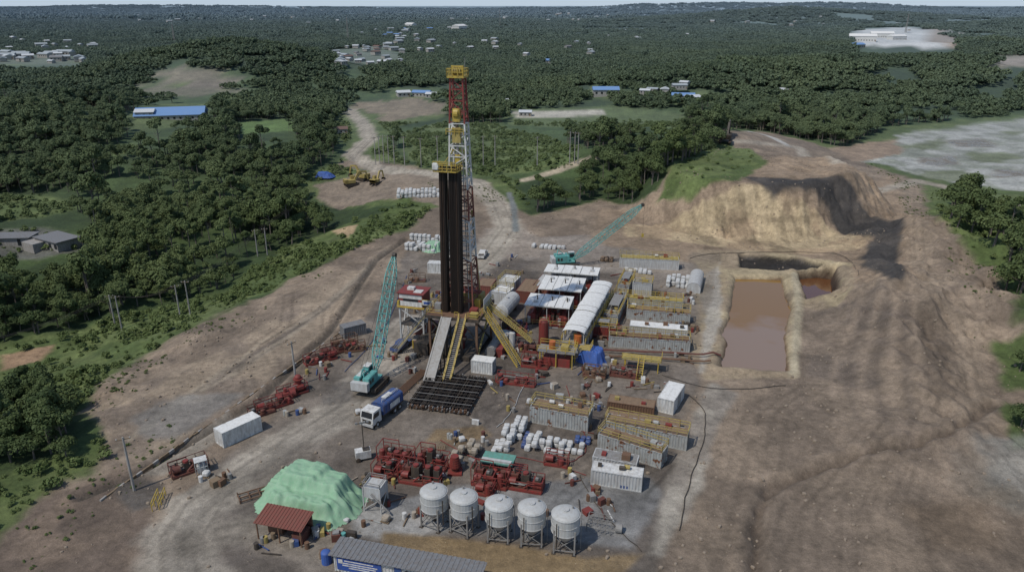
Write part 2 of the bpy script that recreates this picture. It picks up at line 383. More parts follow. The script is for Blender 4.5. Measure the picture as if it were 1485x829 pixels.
# left outer band
layer([(110,600),(330,500),(560,360),(600,345),(540,385),(470,490),(190,690)],(.28,.22,.158),1,3,c2=(.20,.158,.12))
for q in range(13): pathl([(150+q*13,665-q*9),(240+q*13,600-q*9+random.uniform(-8,8)),(340+q*11,545-q*8),(430+q*8,475-q*6+random.uniform(-6,6)),(510+q*5,415-q*5)],random.uniform(.5,1.6),(.38,.315,.23) if q%2 else (.13,.105,.085),.6,amt=.55)
layer([(0,515),(80,500),(60,525),(0,540)],(.27,.18,.11),.6,1)
layer([(480,335),(520,325),(505,345)],(.37,.27,.16),.6,1)
layer([(190,610),(260,570),(340,575),(250,640)],(.21,.205,.19),1,3,amt=.6)
layer([(-40,829),(60,740),(180,680),(240,740),(200,860)],(.20,.15,.11),1,3,c2=(.145,.11,.084))
# pad
PAD=[(225,870),(250,720),(400,600),(530,470),(600,350),(900,340),(1030,368),(1005,560),(960,870)]
layer(PAD,(.185,.155,.125),1,2,c2=(.128,.107,.088),wt=.35)
layer([(760,345),(900,340),(1030,368),(1010,440),(900,400),(760,375)],(.24,.205,.17),1,3)
layer([(640,705),(930,690),(955,720),(925,800),(560,765),(500,745)],(.22,.215,.205),.7,2,wt=.1,c2=(.16,.155,.147))
layer([(500,745),(560,725),(640,760),(600,785),(510,770)],(.33,.32,.30),.7,1.5)
pathl([(300,900),(262,829),(255,780),(285,735),(335,700),(420,645),(500,595),(560,520),(600,470)],8.5,(.33,.29,.235),1.2,ruts=True,amt=.95)
pathl([(262,790),(340,768),(450,790),(560,870)],5,(.26,.225,.18),1.5,ruts=True,amt=.7)
layer([(630,622),(700,615),(718,632),(650,650),(615,640)],(.21,.15,.085),.5,1.2,wt=1)
layer([(590,640),(660,640),(690,650),(600,655)],(.17,.13,.09),.5,1.5,wt=.8,amt=.8)
layer([(560,775),(700,785),(850,805),(940,800),(900,845),(640,835),(560,800)],(.23,.165,.09),.5,1.2,wt=.9)
layer([(470,560),(560,540),(600,560),(560,580),(470,590)],(.105,.088,.072),.7,1.5,wt=.7,amt=.7)
layer([(350,690),(430,640),(480,630),(440,690),(400,715),(360,715)],(.14,.115,.092),1,4,amt=.6,wt=.5)
layer([(180,690),(240,700),(245,730),(190,745),(170,715)],(.1,.085,.07),.6,1,wt=.7)
layer([(200,690),(330,600),(345,620),(240,690)],(.31,.28,.23),.6,1,amt=.6)
layer([(700,330),(760,330),(790,350),(780,372),(690,375)],(.28,.235,.19),1.5,2)
layer([(640,500),(760,480),(800,560),(700,570),(620,540)],(.1,.085,.072),1,2,amt=.7,wt=.5)
for k in range(26):
    u=random.uniform(300,960); v=random.uniform(480,760)
    track([(u,v),(u+random.uniform(-40,60),v-random.uniform(20,50)),(u+random.uniform(20,110),v-random.uniform(50,100))],.6,.7)
for k in range(5): track([(290+k*9,900),(250+k*9,829),(246+k*8,780),(278+k*8,735),(330+k*7,700),(425+k*7,640),(520+k*6,575)],.62,.55)
for k in range(5): track([(1110+k*60,860),(1130+k*45+random.uniform(-20,20),740),(1240+k*26,640+random.uniform(-10,10)),(1330+k*14,540),(1310+k*11,440)],.7,.5)
for k in range(3): track([(1010+k*35,860),(1060+k*28,700),(1090+k*22,600),(1150+k*20,560)],.7,.45)
# cut face, bench, berms
layer([(870,300),(960,275),(1010,240),(1100,235),(1300,255),(1340,340),(1310,420),(1200,420),(1000,380),(860,350)],(.26,.195,.135),2,3)
layer([(905,325),(985,305),(1040,282),(1100,274),(1170,292),(1265,338),(1250,362),(1170,370),(1060,362),(980,350),(905,345)],(.44,.345,.215),.8,2,c2=(.35,.26,.165))
stf=np.exp(-(((X-72)/40)**2+((Y-200)/20)**2)); stq=fbm(X/2.2+Y/18,Y/9,91); st2=fbm(X/9,Z/1.3+X/60,92)
col*=(1-(stf*1.0*sm(.48,.66,stq))[:,None]*.35); col*=(1-(stf*sm(.5,.62,st2))[:,None]*.25)
layer([(1085,258),(1150,256),(1240,280),(1305,320),(1322,405),(1285,412),(1240,376),(1270,345),(1200,308),(1120,285)],(.05,.046,.043),1,2.5,c2=(.075,.066,.058))
layer([(975,240),(1000,225),(1060,203),(1110,238),(1060,262),(1000,300),(955,290)],GR,1,2.5,c2=GR2)
pathl([(1320,270),(1330,340),(1360,420),(1400,500),(1420,600)],5,(.28,.22,.16),1.5,ruts=True,amt=.7)
layer([(1008,362),(1070,362),(1160,370),(1235,380),(1242,415),(1210,447),(1155,445),(1150,548),(1025,548),(1000,520),(1012,440)],(.37,.30,.19),.6,1.2,c2=(.28,.22,.15))
layer([(990,620),(1035,560),(1065,572),(1015,700),(965,815),(935,805),(975,700)],(.34,.305,.25),.7,1.5,c2=(.23,.2,.165))
layer([(1020,400),(1045,380),(1050,470),(1015,540)],(.36,.34,.30),.6,1.5,amt=.7)
layer([(1000,365),(1045,368),(1030,440),(1008,520)],(.17,.14,.105),.6,1,amt=.6,wt=.6)
layer([(1160,455),(1220,440),(1290,400),(1300,470),(1260,560),(1180,545)],(.205,.16,.12),1,3,amt=.8,c2=(.15,.12,.095))
for q in range(7): pathl([(1225+q*20,610),(1205+q*22,565),(1212+q*20,520),(1236+q*15,470),(1250+q*13,425)],.8+.5*random.random(),(.12,.095,.075) if q%2 else (.29,.225,.165),.6,amt=.5)
pathl([(1152,400),(1158,450),(1150,545)],1.6,(.42,.36,.25),.6); 
layer(POND,(.16,.1,.06),.4,.3,True); layer(PIT,(.07,.045,.03),.5,.3,True); layer(CHAN,(.03,.026,.022),.5,.3,True,wt=.6)
pathl([(505,158),(530,183),(536,203),(512,224),(545,243),(620,250),(690,266),(722,295),(738,330),(715,362),(690,388)],8.5,(.36,.315,.25),1.5,ruts=True)
pathl([(738,280),(745,300),(748,335)],2,(.17,.18,.17),.6)
pathl([(760,262),(830,240),(870,228),(900,222)],4,(.37,.31,.22),1)
pathl([(1060,205),(1160,215),(1215,235),(1330,262),(1480,300)],5,(.33,.285,.225),1.5)
pathl([(1080,190),(1140,210)],4,(.42,.4,.36),1)
dE=np.abs(dpath(X,Y,EARTHDITCH)+(fbm(X/3,Y/3,77)-.5)*1.6); kE=np.exp(-(dE/.6)**2)[:,None]*.75; col=col*(1-kE)+np.array([.1,.078,.06])*kE
pathl(PADDITCH,1.0,(.10,.085,.068),.5,True)
mot=(.74+.52*fbm(X/5,Y/5,31))*(.86+.28*fbm(X/1.5,Y/1.5,32))*(.85+.3*fbm(X/22,Y/22,33))
col*=mot[:,None]
me=bpy.data.meshes.new('ground')
me.vertices.add(nx*ny); co=np.empty((nx*ny,3),np.float32); co[:,0]=X;co[:,1]=Y;co[:,2]=Z; me.vertices.foreach_set('co',co.ravel())
i=np.arange(nx-1)[None,:]+np.arange(ny-1)[:,None]*nx; q=np.stack([i,i+1,i+nx+1,i+nx],-1).reshape(-1,4)
nq=len(q); me.loops.add(nq*4); me.loops.foreach_set('vertex_index',q.ravel().astype(np.int32))
me.polygons.add(nq); me.polygons.foreach_set('loop_start',np.arange(0,nq*4,4,dtype=np.int32)); me.polygons.foreach_set('loop_total',np.full(nq,4,np.int32))
me.polygons.foreach_set('use_smooth',np.ones(nq,bool)); me.update(calc_edges=True)
at=me.attributes.new('cover','FLOAT_COLOR','POINT'); at.data.foreach_set('color',np.concatenate([col,np.ones((len(col),1))],1).astype(np.float32).ravel())
at=me.attributes.new('wet','FLOAT','POINT'); at.data.foreach_set('value',wet.astype(np.float32))
g=bpy.data.objects.new('ground',me); sc.collection.objects.link(g)
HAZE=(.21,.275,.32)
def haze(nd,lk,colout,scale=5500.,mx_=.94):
    """air haze painted into the base colour, stronger with distance from the world origin"""
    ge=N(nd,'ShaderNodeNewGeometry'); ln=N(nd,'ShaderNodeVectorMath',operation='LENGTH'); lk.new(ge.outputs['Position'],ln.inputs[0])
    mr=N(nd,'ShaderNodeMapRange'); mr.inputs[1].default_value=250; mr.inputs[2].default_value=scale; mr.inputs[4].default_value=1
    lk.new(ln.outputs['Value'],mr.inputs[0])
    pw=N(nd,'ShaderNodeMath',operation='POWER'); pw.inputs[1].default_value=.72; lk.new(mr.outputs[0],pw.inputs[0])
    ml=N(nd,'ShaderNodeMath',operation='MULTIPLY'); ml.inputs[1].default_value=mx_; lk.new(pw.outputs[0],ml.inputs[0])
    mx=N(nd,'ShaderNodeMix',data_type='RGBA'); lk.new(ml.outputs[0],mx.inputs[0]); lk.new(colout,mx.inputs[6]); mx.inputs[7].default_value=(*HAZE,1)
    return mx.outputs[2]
m,nd,lk,bs=newmat('ground_soil')
a=N(nd,'ShaderNodeAttribute',attribute_name='cover'); wa=N(nd,'ShaderNodeAttribute',attribute_name='wet'); ge=N(nd,'ShaderNodeNewGeometry')
def noi(s,d=6,ro=.65):
    n=N(nd,'ShaderNodeTexNoise'); n.inputs['Scale'].default_value=s; n.inputs['Detail'].default_value=d; n.inputs['Roughness'].default_value=ro
    lk.new(ge.outputs['Position'],n.inputs[0]); return n.outputs[0]
def mr(o,a0,b0,c0,d0):
    r=N(nd,'ShaderNodeMapRange'); r.inputs[1].default_value=a0;r.inputs[2].default_value=b0;r.inputs[3].default_value=c0;r.inputs[4].default_value=d0
    lk.new(o,r.inputs[0]); return r.outputs[0]
def mul(p,q):
    r=N(nd,'ShaderNodeMath',operation='MULTIPLY'); lk.new(p,r.inputs[0]); lk.new(q,r.inputs[1]); return r.outputs[0]
nf=noi(.9,9,.75); nm=noi(.16,5); nh=noi(6,4,.8)
k=mul(mul(mr(nf,.3,.7,.64,1.34),mr(nm,.35,.65,.84,1.18)),mr(nh,.3,.7,.76,1.24))
cmb=N(nd,'ShaderNodeCombineColor'); [lk.new(k,cmb.inputs[z_]) for z_ in range(3)]
mx=N(nd,'ShaderNodeMix',data_type='RGBA',blend_type='MULTIPLY'); mx.inputs[0].default_value=1; lk.new(a.outputs['Color'],mx.inputs[6]); lk.new(cmb.outputs[0],mx.inputs[7])
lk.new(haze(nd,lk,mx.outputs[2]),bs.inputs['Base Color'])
ad=N(nd,'ShaderNodeMath',operation='MULTIPLY'); lk.new(wa.outputs['Fac'],ad.inputs[0]); lk.new(mr(nm,.42,.58,.25,1.1),ad.inputs[1])
lk.new(mr(ad.outputs[0],.15,.9,.95,.14),bs.inputs['Roughness']); bs.inputs['Specular IOR Level'].default_value=.3
bp=N(nd,'ShaderNodeBump'); bp.inputs['Strength'].default_value=.8; bp.inputs['Distance'].default_value=.4
lk.new(nf,bp.inputs['Height']); lk.new(bp.outputs[0],bs.inputs['Normal'])
me.materials.append(m)
# water: muddy, pale sky reflection painted into the near-end colour, brown far end
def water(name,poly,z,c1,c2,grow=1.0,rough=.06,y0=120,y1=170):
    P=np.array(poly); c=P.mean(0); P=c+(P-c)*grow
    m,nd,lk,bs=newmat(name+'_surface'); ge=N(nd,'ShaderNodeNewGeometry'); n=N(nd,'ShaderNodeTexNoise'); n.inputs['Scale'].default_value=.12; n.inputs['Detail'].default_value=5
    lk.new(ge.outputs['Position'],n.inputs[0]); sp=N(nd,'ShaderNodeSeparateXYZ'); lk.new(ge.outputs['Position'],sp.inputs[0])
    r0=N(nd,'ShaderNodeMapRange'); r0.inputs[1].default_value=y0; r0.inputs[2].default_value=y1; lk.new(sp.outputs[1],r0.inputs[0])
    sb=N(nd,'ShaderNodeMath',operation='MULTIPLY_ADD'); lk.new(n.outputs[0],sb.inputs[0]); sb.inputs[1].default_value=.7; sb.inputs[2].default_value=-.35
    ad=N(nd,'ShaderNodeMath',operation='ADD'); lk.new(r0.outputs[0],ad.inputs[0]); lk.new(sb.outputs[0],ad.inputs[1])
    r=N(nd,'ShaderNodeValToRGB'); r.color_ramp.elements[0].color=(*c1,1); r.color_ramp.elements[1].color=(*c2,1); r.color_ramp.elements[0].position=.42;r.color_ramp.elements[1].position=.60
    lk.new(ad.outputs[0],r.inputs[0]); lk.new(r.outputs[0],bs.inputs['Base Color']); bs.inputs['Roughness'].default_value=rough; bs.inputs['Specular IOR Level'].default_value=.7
    n2=N(nd,'ShaderNodeTexNoise'); n2.inputs['Scale'].default_value=1.5; lk.new(ge.outputs['Position'],n2.inputs[0]); b=N(nd,'ShaderNodeBump'); b.inputs['Strength'].default_value=.04; b.inputs['Distance'].default_value=.08
    lk.new(n2.outputs[0],b.inputs['Height']); lk.new(b.outputs[0],bs.inputs['Normal'])
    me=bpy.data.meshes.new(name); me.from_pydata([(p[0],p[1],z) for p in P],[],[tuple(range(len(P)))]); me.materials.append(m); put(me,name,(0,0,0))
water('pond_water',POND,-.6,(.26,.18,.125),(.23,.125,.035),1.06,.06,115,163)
water('pit_water',PIT,-1.9,(.14,.055,.02),(.12,.05,.02),1.04)
# ------------------------------------------------------------------ vegetation
def foliage(name,c1,c2,c3):
    m,nd,lk,bs=newmat(name); oi=N(nd,'ShaderNodeObjectInfo'); a=N(nd,'ShaderNodeAttribute',attribute_name='tint'); ge=N(nd,'ShaderNodeNewGeometry')
    ad=N(nd,'ShaderNodeMath',operation='ADD'); lk.new(oi.outputs['Random'],ad.inputs[0]); lk.new(a.outputs['Fac'],ad.inputs[1])
    ml=N(nd,'ShaderNodeMath',operation='MULTIPLY'); ml.inputs[1].default_value=.5; lk.new(ad.outputs[0],ml.inputs[0])
    mx=N(nd,'ShaderNodeMix',data_type='RGBA'); mx.inputs[6].default_value=(*c1,1); mx.inputs[7].default_value=(*c2,1); lk.new(ml.outputs[0],mx.inputs[0])
    n=N(nd,'ShaderNodeTexNoise'); n.inputs['Scale'].default_value=.014; n.inputs['Detail'].default_value=5; lk.new(ge.outputs['Position'],n.inputs[0])
    r=N(nd,'ShaderNodeMapRange'); r.inputs[1].default_value=.42; r.inputs[2].default_value=.66; r.inputs[4].default_value=.8; lk.new(n.outputs[0],r.inputs[0])
    m2=N(nd,'ShaderNodeMix',data_type='RGBA'); lk.new(r.outputs[0],m2.inputs[0]); lk.new(mx.outputs[2],m2.inputs[6]); m2.inputs[7].default_value=(*c3,1)
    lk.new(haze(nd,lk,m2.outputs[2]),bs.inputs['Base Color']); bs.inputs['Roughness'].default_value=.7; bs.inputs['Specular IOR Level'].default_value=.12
    return m
FOL=foliage('leaf_foliage',(.04,.062,.024),(.095,.125,.046),(.115,.145,.055)); FOL2=foliage('shrub_foliage',(.06,.09,.028),(.13,.165,.06),(.12,.155,.055))
BARK=paint('bark',(.16,.14,.12),.9,.4)
def tree_mesh(name,seed,h,cr,ch,ncl,nl,ls,mat,trunk=True,multi=None,jit=.42):
    r=np.random.default_rng(seed); b=MB()
    crowns=multi or [(0,0,h,cr,ch)]
    V=[];T=[]
    for (cx,cy,hh,rr,cc) in crowns:
        zc=hh-cc/2
        if trunk:
            p=Vector((cx,cy,-.5)); q=Vector((cx+r.normal()*.3,cy+r.normal()*.3,zc)); b.cyl(p,q,rr*.07,BARK,rr*.035,6,False)
            for k in range(5):
                a=r.random()*6.28; s=p.lerp(q,.55+.4*r.random()); b.cyl(s,s+Vector((math.cos(a)*rr*.6,math.sin(a)*rr*.6,cc*.25)),rr*.03,BARK,rr*.01,4,False)
        t0=r.random()*.5
        for k in range(ncl):
            d=r.normal(size=3); d/=np.linalg.norm(d); d[2]=abs(d[2])*1.1-.35; rad_=r.random()**.45*.78
            c=np.array([cx,cy,zc])+d*rad_*np.array([rr,rr,cc/2]); cr_=rr*r.uniform(.26,.46); tint=(t0+r.random()*.5) if multi else r.random()
            n=nl//ncl
            dd=r.normal(size=(n,3)); dd/=np.linalg.norm(dd,axis=1)[:,None]; dd[:,2]=np.where(dd[:,2]<-.5,-dd[:,2],dd[:,2])
            pos=c+dd*cr_*(.7+.45*r.random((n,1)))*np.array([1,1,.75])
            nn=dd+jit*r.normal(size=(n,3))+np.array([0,0,.25]); nn/=np.linalg.norm(nn,axis=1)[:,None]
            t=np.cross(nn,r.normal(size=(n,3))); t/=np.linalg.norm(t,axis=1)[:,None]; bt=np.cross(nn,t)
            s=ls*(.6+.8*r.random((n,1)))/2
            V.append(np.stack([pos-t*s-bt*s*.6,pos+t*s*.9-bt*s*.5,pos+t*s+bt*s*.7,pos-t*s*.8+bt*s*.6],1).reshape(-1,3)); T.append(np.repeat(tint+.25*r.random(n),4))
    V=np.concatenate(V); T=np.concatenate(T); nb=len(b.v); b.mats.append(mat) if mat not in b.mats else None; k=b.mats.index(mat)
    b.v+= [tuple(p) for p in V]; n4=len(V)//4
    b.f+=[(nb+4*i_,nb+4*i_+1,nb+4*i_+2,nb+4*i_+3) for i_ in range(n4)]; b.m+=[k]*n4
    me=b.mesh(name); at=me.attributes.new('tint','FLOAT','POINT'); at.data.foreach_set('value',np.concatenate([np.zeros(nb),T]).astype(np.float32))
    return me
def srccoll(name,meshes):
    c=bpy.data.collections.new(name)
    for m_ in meshes: o=bpy.data.objects.new(m_.name,m_); c.objects.link(o)
    return c
TR=[tree_mesh('broadleaf_tree_source',s,h,cr,ch,ncl,1900,.52,FOL) for s,h,cr,ch,ncl in ((1,10,4.2,7,16),(2,12,4.8,8,20),(3,8.5,3.6,6,13),(4,13.5,3.6,9,16),(5,9,4.9,6,18),(6,14,2.6,6,10))]
def mc(seed,n,R,h0,h1,r0,r1):
    r=np.random.default_rng(seed); out=[]
    for _ in range(n):
        a=r.random()*6.28; d=R*math.sqrt(r.random()); hh=r.uniform(h0,h1); out.append((d*math.cos(a),d*math.sin(a),hh,r.uniform(r0,r1),hh*.8))
    return out
CP=[tree_mesh('canopy_patch_source',10+s,0,0,0,5,170,1.3,FOL,False,mc(s,17,12,7.5,13,2.6,4.6)) for s in range(6)]
SH=[tree_mesh('shrub_source',30+s,1.5,1.3,1.5,6,260,.28,FOL2,False) for s in range(3)]
b=MB(); b.pillow((0,0,-.3),(1,.8,.7),ROCKM,0,7,4,.8); R1=b.mesh('clod_source'); b=MB(); b.pillow((0,0,-.3),(.8,1.1,.9),ROCKM,0,6,4,.7); R2=b.mesh('clod_source')
cT=srccoll('trees_src',TR); cP=srccoll('canopy_src',CP); cS=srccoll('shrub_src',SH); cR=srccoll('clods_src',[R1,R2])
def scatter(name,coll,pts,scl,nvar):
    n=len(pts); me=bpy.data.meshes.new(name); me.vertices.add(n); me.vertices.foreach_set('co',pts.astype(np.float32).ravel())
    for nm_,ty,val in (('rot','FLOAT',rng.random(n)*6.283),('scl','FLOAT',scl)):
        at=me.attributes.new(nm_,ty,'POINT'); at.data.foreach_set('value',val.astype(np.float32))
    at=me.attributes.new('idx','INT','POINT'); at.data.foreach_set('value',rng.integers(0,nvar,n).astype(np.int32))
    o=put(me,name,(0,0,0))
    ng=bpy.data.node_groups.new(name+'_nodes','GeometryNodeTree'); ng.interface.new_socket('Geometry',in_out='INPUT',socket_type='NodeSocketGeometry'); ng.interface.new_socket('Geometry',in_out='OUTPUT',socket_type='NodeSocketGeometry')
    nd=ng.nodes; lk=ng.links; gi=nd.new('NodeGroupInput'); go=nd.new('NodeGroupOutput'); ip=nd.new('GeometryNodeInstanceOnPoints'); ci=nd.new('GeometryNodeCollectionInfo')
    ci.inputs['Collection'].default_value=coll; ci.inputs['Separate Children'].default_value=True; ci.inputs['Reset Children'].default_value=True
    def na(nm_,ty): a=nd.new('GeometryNodeInputNamedAttribute'); a.data_type=ty; a.inputs[0].default_value=nm_; return [q for q in a.outputs if q.enabled][0]
    cx=nd.new('ShaderNodeCombineXYZ'); lk.new(na('rot','FLOAT'),cx.inputs[2]); lk.new(gi.outputs[0],ip.inputs['Points']); lk.new(ci.outputs[0],ip.inputs['Instance'])
    ip.inputs['Pick Instance'].default_value=True; lk.new(na('idx','INT'),ip.inputs['Instance Index']); lk.new(cx.outputs[0],ip.inputs['Rotation']); lk.new(na('scl','FLOAT'),ip.inputs['Scale']); lk.new(ip.outputs[0],go.inputs[0])
    md=o.modifiers.new('scatter','NODES'); md.node_group=ng
    return o
def cand(y0,y1,sp,ang=.95,pad=60):
    gx=np.arange(-ang*y1-pad,ang*y1+pad,sp); gy=np.arange(y0,y1,sp); a,b=np.meshgrid(gx,gy); a=a.ravel()+rng.uniform(-.6,.6,a.size)*sp; b=b.ravel()+rng.uniform(-.6,.6,b.size)*sp
    k=np.abs(a)<ang*b+pad; return a[k],b[k]
def forest_keep(x,y,th,m0=1.0):
    k=np.ones(len(x),bool); z=ht(x,y)
    f=(H-z)/(np.maximum(H-z-th,8))
    f=np.minimum(f,1.5)
    wb=(fbm(x/18,y/18,88)-.5)*14*np.minimum(1,np.hypot(x,y)/400)
    for key,P in OW.items():
        s=sdpoly(x,y,P); k&=s>m0
        if key not in('earth','strip'):
            k&=sdpoly(x*f,y*f,P)+wb>0
            k&=sdpoly(x*(1+(f-1)*.5),y*(1+(f-1)*.5),P)+wb>0
    return k,z
x,y=cand(60,430,3.7,.85,70); k,z=forest_keep(x,y,8); x,y,z=x[k],y[k],z[k]
dens=fbm(x/25,y/25,41); k=(dens>.38)|(rng.random(len(x))<.25); x,y,z=x[k],y[k],z[k]
s=(.5+.4*rng.random(len(x)))*(.7+.6*fbm(x/30,y/30,44))
se=sdpoly(x,y,OW['strip']); s*=np.where(se<12,.75,1)*np.where(rng.random(len(x))<.06,1.5,1)
scatter('forest',cT,np.stack([x,y,z-.2],1),s,6)
x,y=cand(430,1500,9.0,.82); k,z=forest_keep(x,y,9,3); x,y,z=x[k],y[k],z[k]; k=(fbm(x/45,y/45,47)>.32); x,y,z=x[k],y[k],z[k]; s=.45+.35*rng.random(len(x)); s*=.6+.8*fbm(x/60,y/60,44)
scatter('forest',cP,np.stack([x,y,z-1.5],1),s,6)
x,y=cand(1500,3400,19,.8); k,z=forest_keep(x,y,12,5); x,y,z=x[k],y[k],z[k]; k=fbm(x/160,y/160,51)>.36; x,y,z=x[k],y[k],z[k]; s=.7+.5*rng.random(len(x))
scatter('distant_forest',cP,np.stack([x,y,z-3],1),s,6)
x,y=cand(3400,12000,66,.8); z=ht(x,y); k=fbm(x/500,y/500,52)>.36; x,y,z=x[k],y[k],z[k]; s=1.5+1.3*rng.random(len(x))
scatter('distant_forest',cP,np.stack([x,y,z-9],1),s,6)
# shrubs on grassy land
GRN=PT([(975,240),(1000,225),(1060,203),(1110,238),(1060,262),(1000,300),(955,290)])
x,y=cand(60,420,1.8,.85,20); z=ht(x,y); inn=np.zeros(len(x),bool)
for key in ('strip','grass','glade','glade2','ruin','pale'): inn|=sdpoly(x,y,OW[key])<-1
SX2=PT([(1360,300),(1600,290),(1600,430),(1480,400),(1430,385),(1380,330)])
for PX in ([(1450,505),(1600,480),(1600,570),(1460,555)],[(1445,590),(1600,580),(1600,650),(1475,645)],[(880,345),(905,330),(950,318),(975,328),(940,350)]): inn|=sdpoly(x,y,PT(PX))<0
inn|=(sdpoly(x,y,OW['road'])<0)&(dpath(x,y,PT([(505,158),(530,183),(536,203),(512,224),(545,243),(620,250),(690,266),(722,295),(738,330)]))>9)&(sdpoly(x,y,PT([(440,268),(560,240),(640,255),(650,305),(560,300),(470,305)]))>0)
inn&=sdpoly(x,y,OW['earth'])>.5
inn|=(sdpoly(x,y,SX2)<0)
gk=sdpoly(x,y,GRN)<-1
dn=fbm(x/14,y/14,61); k=(inn&(rng.random(len(x))<sm(.22,.52,dn)))|(gk&(rng.random(len(x))<.3)); x,y,z=x[k],y[k],z[k]
s=(.3+1.2*rng.random(len(x))**3)*(.6+.9*fbm(x/20,y/20,62))*np.where(sdpoly(x,y,GRN)<0,.5,1)
scatter('shrubs',cS,np.stack([x,y,z-.15],1),s,3)
# weeds on bare ground edges, clods of earth
x,y=cand(60,300,1.5,.8,20); ed=sdpoly(x,y,OW['earth']); z=ht(x,y); q=fbm(x/9,y/9,71)
k=(ed<0)&(ed>-9+5*(q-.5))&(q>.52)&((x<-45)|(x>75)|(y>240)); x,y,z=x[k],y[k],z[k]
scatter('weeds',cS,np.stack([x,y,z-.1],1),.12+.3*rng.random(len(x))**2,3)
x,y=cand(62,260,1.25,.8,10); k=(sdpoly(x,y,OW['earth'])<-1)&(sdpoly(x,y,POND)>1)&(sdpoly(x,y,PIT)>1); x,y=x[k],y[k]; q=fbm(x/6,y/6,72); onp=sdpoly(x,y,PT(PAD))<0
k=(rng.random(len(x))<sm(.45,.75,q)*np.where(onp,.2,.8)); x,y=x[k],y[k]; z=ht(x,y)
scatter('earth_clods',cR,np.stack([x,y,z],1),.12+.5*rng.random(len(x))**3,2)
for (u,v,s) in ((1378,318,.95),(1395,312,1.15),(1412,316,.95),(1388,330,.8),(1408,338,.7),(1380,300,.9),(1398,296,.9),(1430,330,.5),(1470,400,.6),(1478,540,.5),(1480,620,.45),(915,262,.7),(940,255,.9),(960,240,1.05),(975,236,1.0),(900,270,.7),(880,280,.7),(860,285,.6),(820,298,.6),(790,300,.55),(840,290,.6),(250,150,.8),(205,150,.8)):
    px,py=GT(u,v); put(TR[int(u)%6],'broadleaf_tree',(px,py,zt(px,py)-.2),u,scale=(s,s,s))
for k in range(60):
    u=random.uniform(-60,100); v=random.uniform(590,668)
    px,py=GT(u,v); s=random.uniform(.4,.75); put(TR[k%6],'broadleaf_tree',(px,py,zt(px,py)-.2),k,scale=(s,s,s))
# ------------------------------------------------------------------ DRILLING RIG
O=G(668,445,8.5); O.z=0
rig=bpy.data.objects.new('drilling_rig',None); sc.collection.objects.link(rig); rig.location=O; rig.rotation_euler=(0,0,ROT)
FZ=8.5
b=MB()   # substructure
for x in (-4.6,-1.6,1.6,4.6):
    for y in (-4.6,4.6): b.beam((x,y,0),(x,y,FZ-.6),.4,DARK if abs(x)<2 else RUST)
for y in (-4.6,4.6):
    for x0,x1 in ((-4.6,-1.6),(1.6,4.6)):
        b.beam((x0,y,.3),(x1,y,4.2),.2,DARK); b.beam((x1,y,4.2),(x0,y,FZ-.8),.2,DARK)
    b.beam((-4.6,y,4.2),(4.6,y,4.2),.28,DARK)
for x in (-4.6,4.6):
    b.beam((x,-4.6,.3),(x,4.6,FZ-.8),.28,DYEL); b.beam((x,4.6,.3),(x,-4.6,FZ-.8),.28,DARK); b.beam((x,-4.6,4.2),(x,4.6,4.2),.3,DARK)
b.box((-3,0,0),(2.4,11,.9),DARK); b.box((3,0,0),(2.4,11,.9),DARK)
b.cyl((0,0,0),(0,0,5.2),.7,RED,n=10); b.box((0,0,3.2),(1.8,1.4,1.1),RED); b.box((0,0,1.4),(1.6,1.6,.9),DRED)
b.obj('substructure',parent=rig)
b=MB()
b.box((0,0,FZ-.6),(10.4,10.4,.6),DARK); b.box((0,0,FZ),(10.2,10.2,.03),RUST)
b.rail([(-5,-5,FZ),(-1.9,-5,FZ)],YEL);b.rail([(.5,-5,FZ),(1.2,-5,FZ)],YEL);b.rail([(3,-5,FZ),(5,-5,FZ),(5,5,FZ),(-5,5,FZ),(-5,-5,FZ)],YEL)
b.box((4.9,1.5,FZ),(.1,5,2.4),LGREY); b.box((-1.5,4.9,FZ),(6,.1,2.4),MAROON)
b.box((1.2,3.4,FZ+.03),(4.6,2.2,1.9),DYEL); b.cyl((-.8,3.4,FZ+1.4),(3,3.4,FZ+1.4),1.0,RED,n=12)
b.box((-3.6,2.6,FZ+.03),(1.6,2.2,2.2),DRED); b.box((3.5,-2.5,FZ+.03),(1.4,1.4,1.1),RED); b.cyl((0,0,FZ),(0,0,FZ+.4),.8,RUST)
b.box((-3.4,-2.8,FZ+.03),(1.2,1.0,1.6),STEEL); b.box((3.2,.6,FZ+.03),(1,.8,1.7),YEL)
b.box((4,-4.2,FZ+.03),(1.4,1.2,.9),DYEL)
b.obj('rig_floor',parent=rig)
b=MB() # mast
TOPZ=50.5
def mc_(f):
    z=FZ+f*(TOPZ-FZ)
    if z>46.5: return RED
    if z>45: return WHITE
    if z>41.5: return RED
    if z>18: return WHITE if int((z-18)/7)%2==0 or z>30 else MAROON
    return MAROON
b.lattice((0.3,.9,FZ),(0.3,.9,TOPZ),5.0,2.2,22,mc_,t=.26,open_side=None,depth=.75)
for sx in (-1,1): b.beam((.3+sx*2.1,5,FZ),(.3+sx*1.6,2.1,27),.28,DYEL)
b.cyl((2.0,-.9,FZ),(1.1,-.1,40),.1,STEEL,n=6); b.cyl((.4,.2,FZ+3),(.3,.2,50),.04,DARK,n=5); b.cyl((-.3,.2,FZ+3),(-.3,.2,50),.04,DARK,n=5); b.cyl((2.3,-.6,FZ),(1.4,.1,36),.06,DARK,n=5)
for z in np.arange(FZ+1,49,.6): b.beam((1.55-.02*(z-8),2.2-.02*(z-8),z),(2.05-.02*(z-8),2.2-.02*(z-8),z),.06,STEEL)
b.obj('mast',parent=rig)
b=MB() # crown
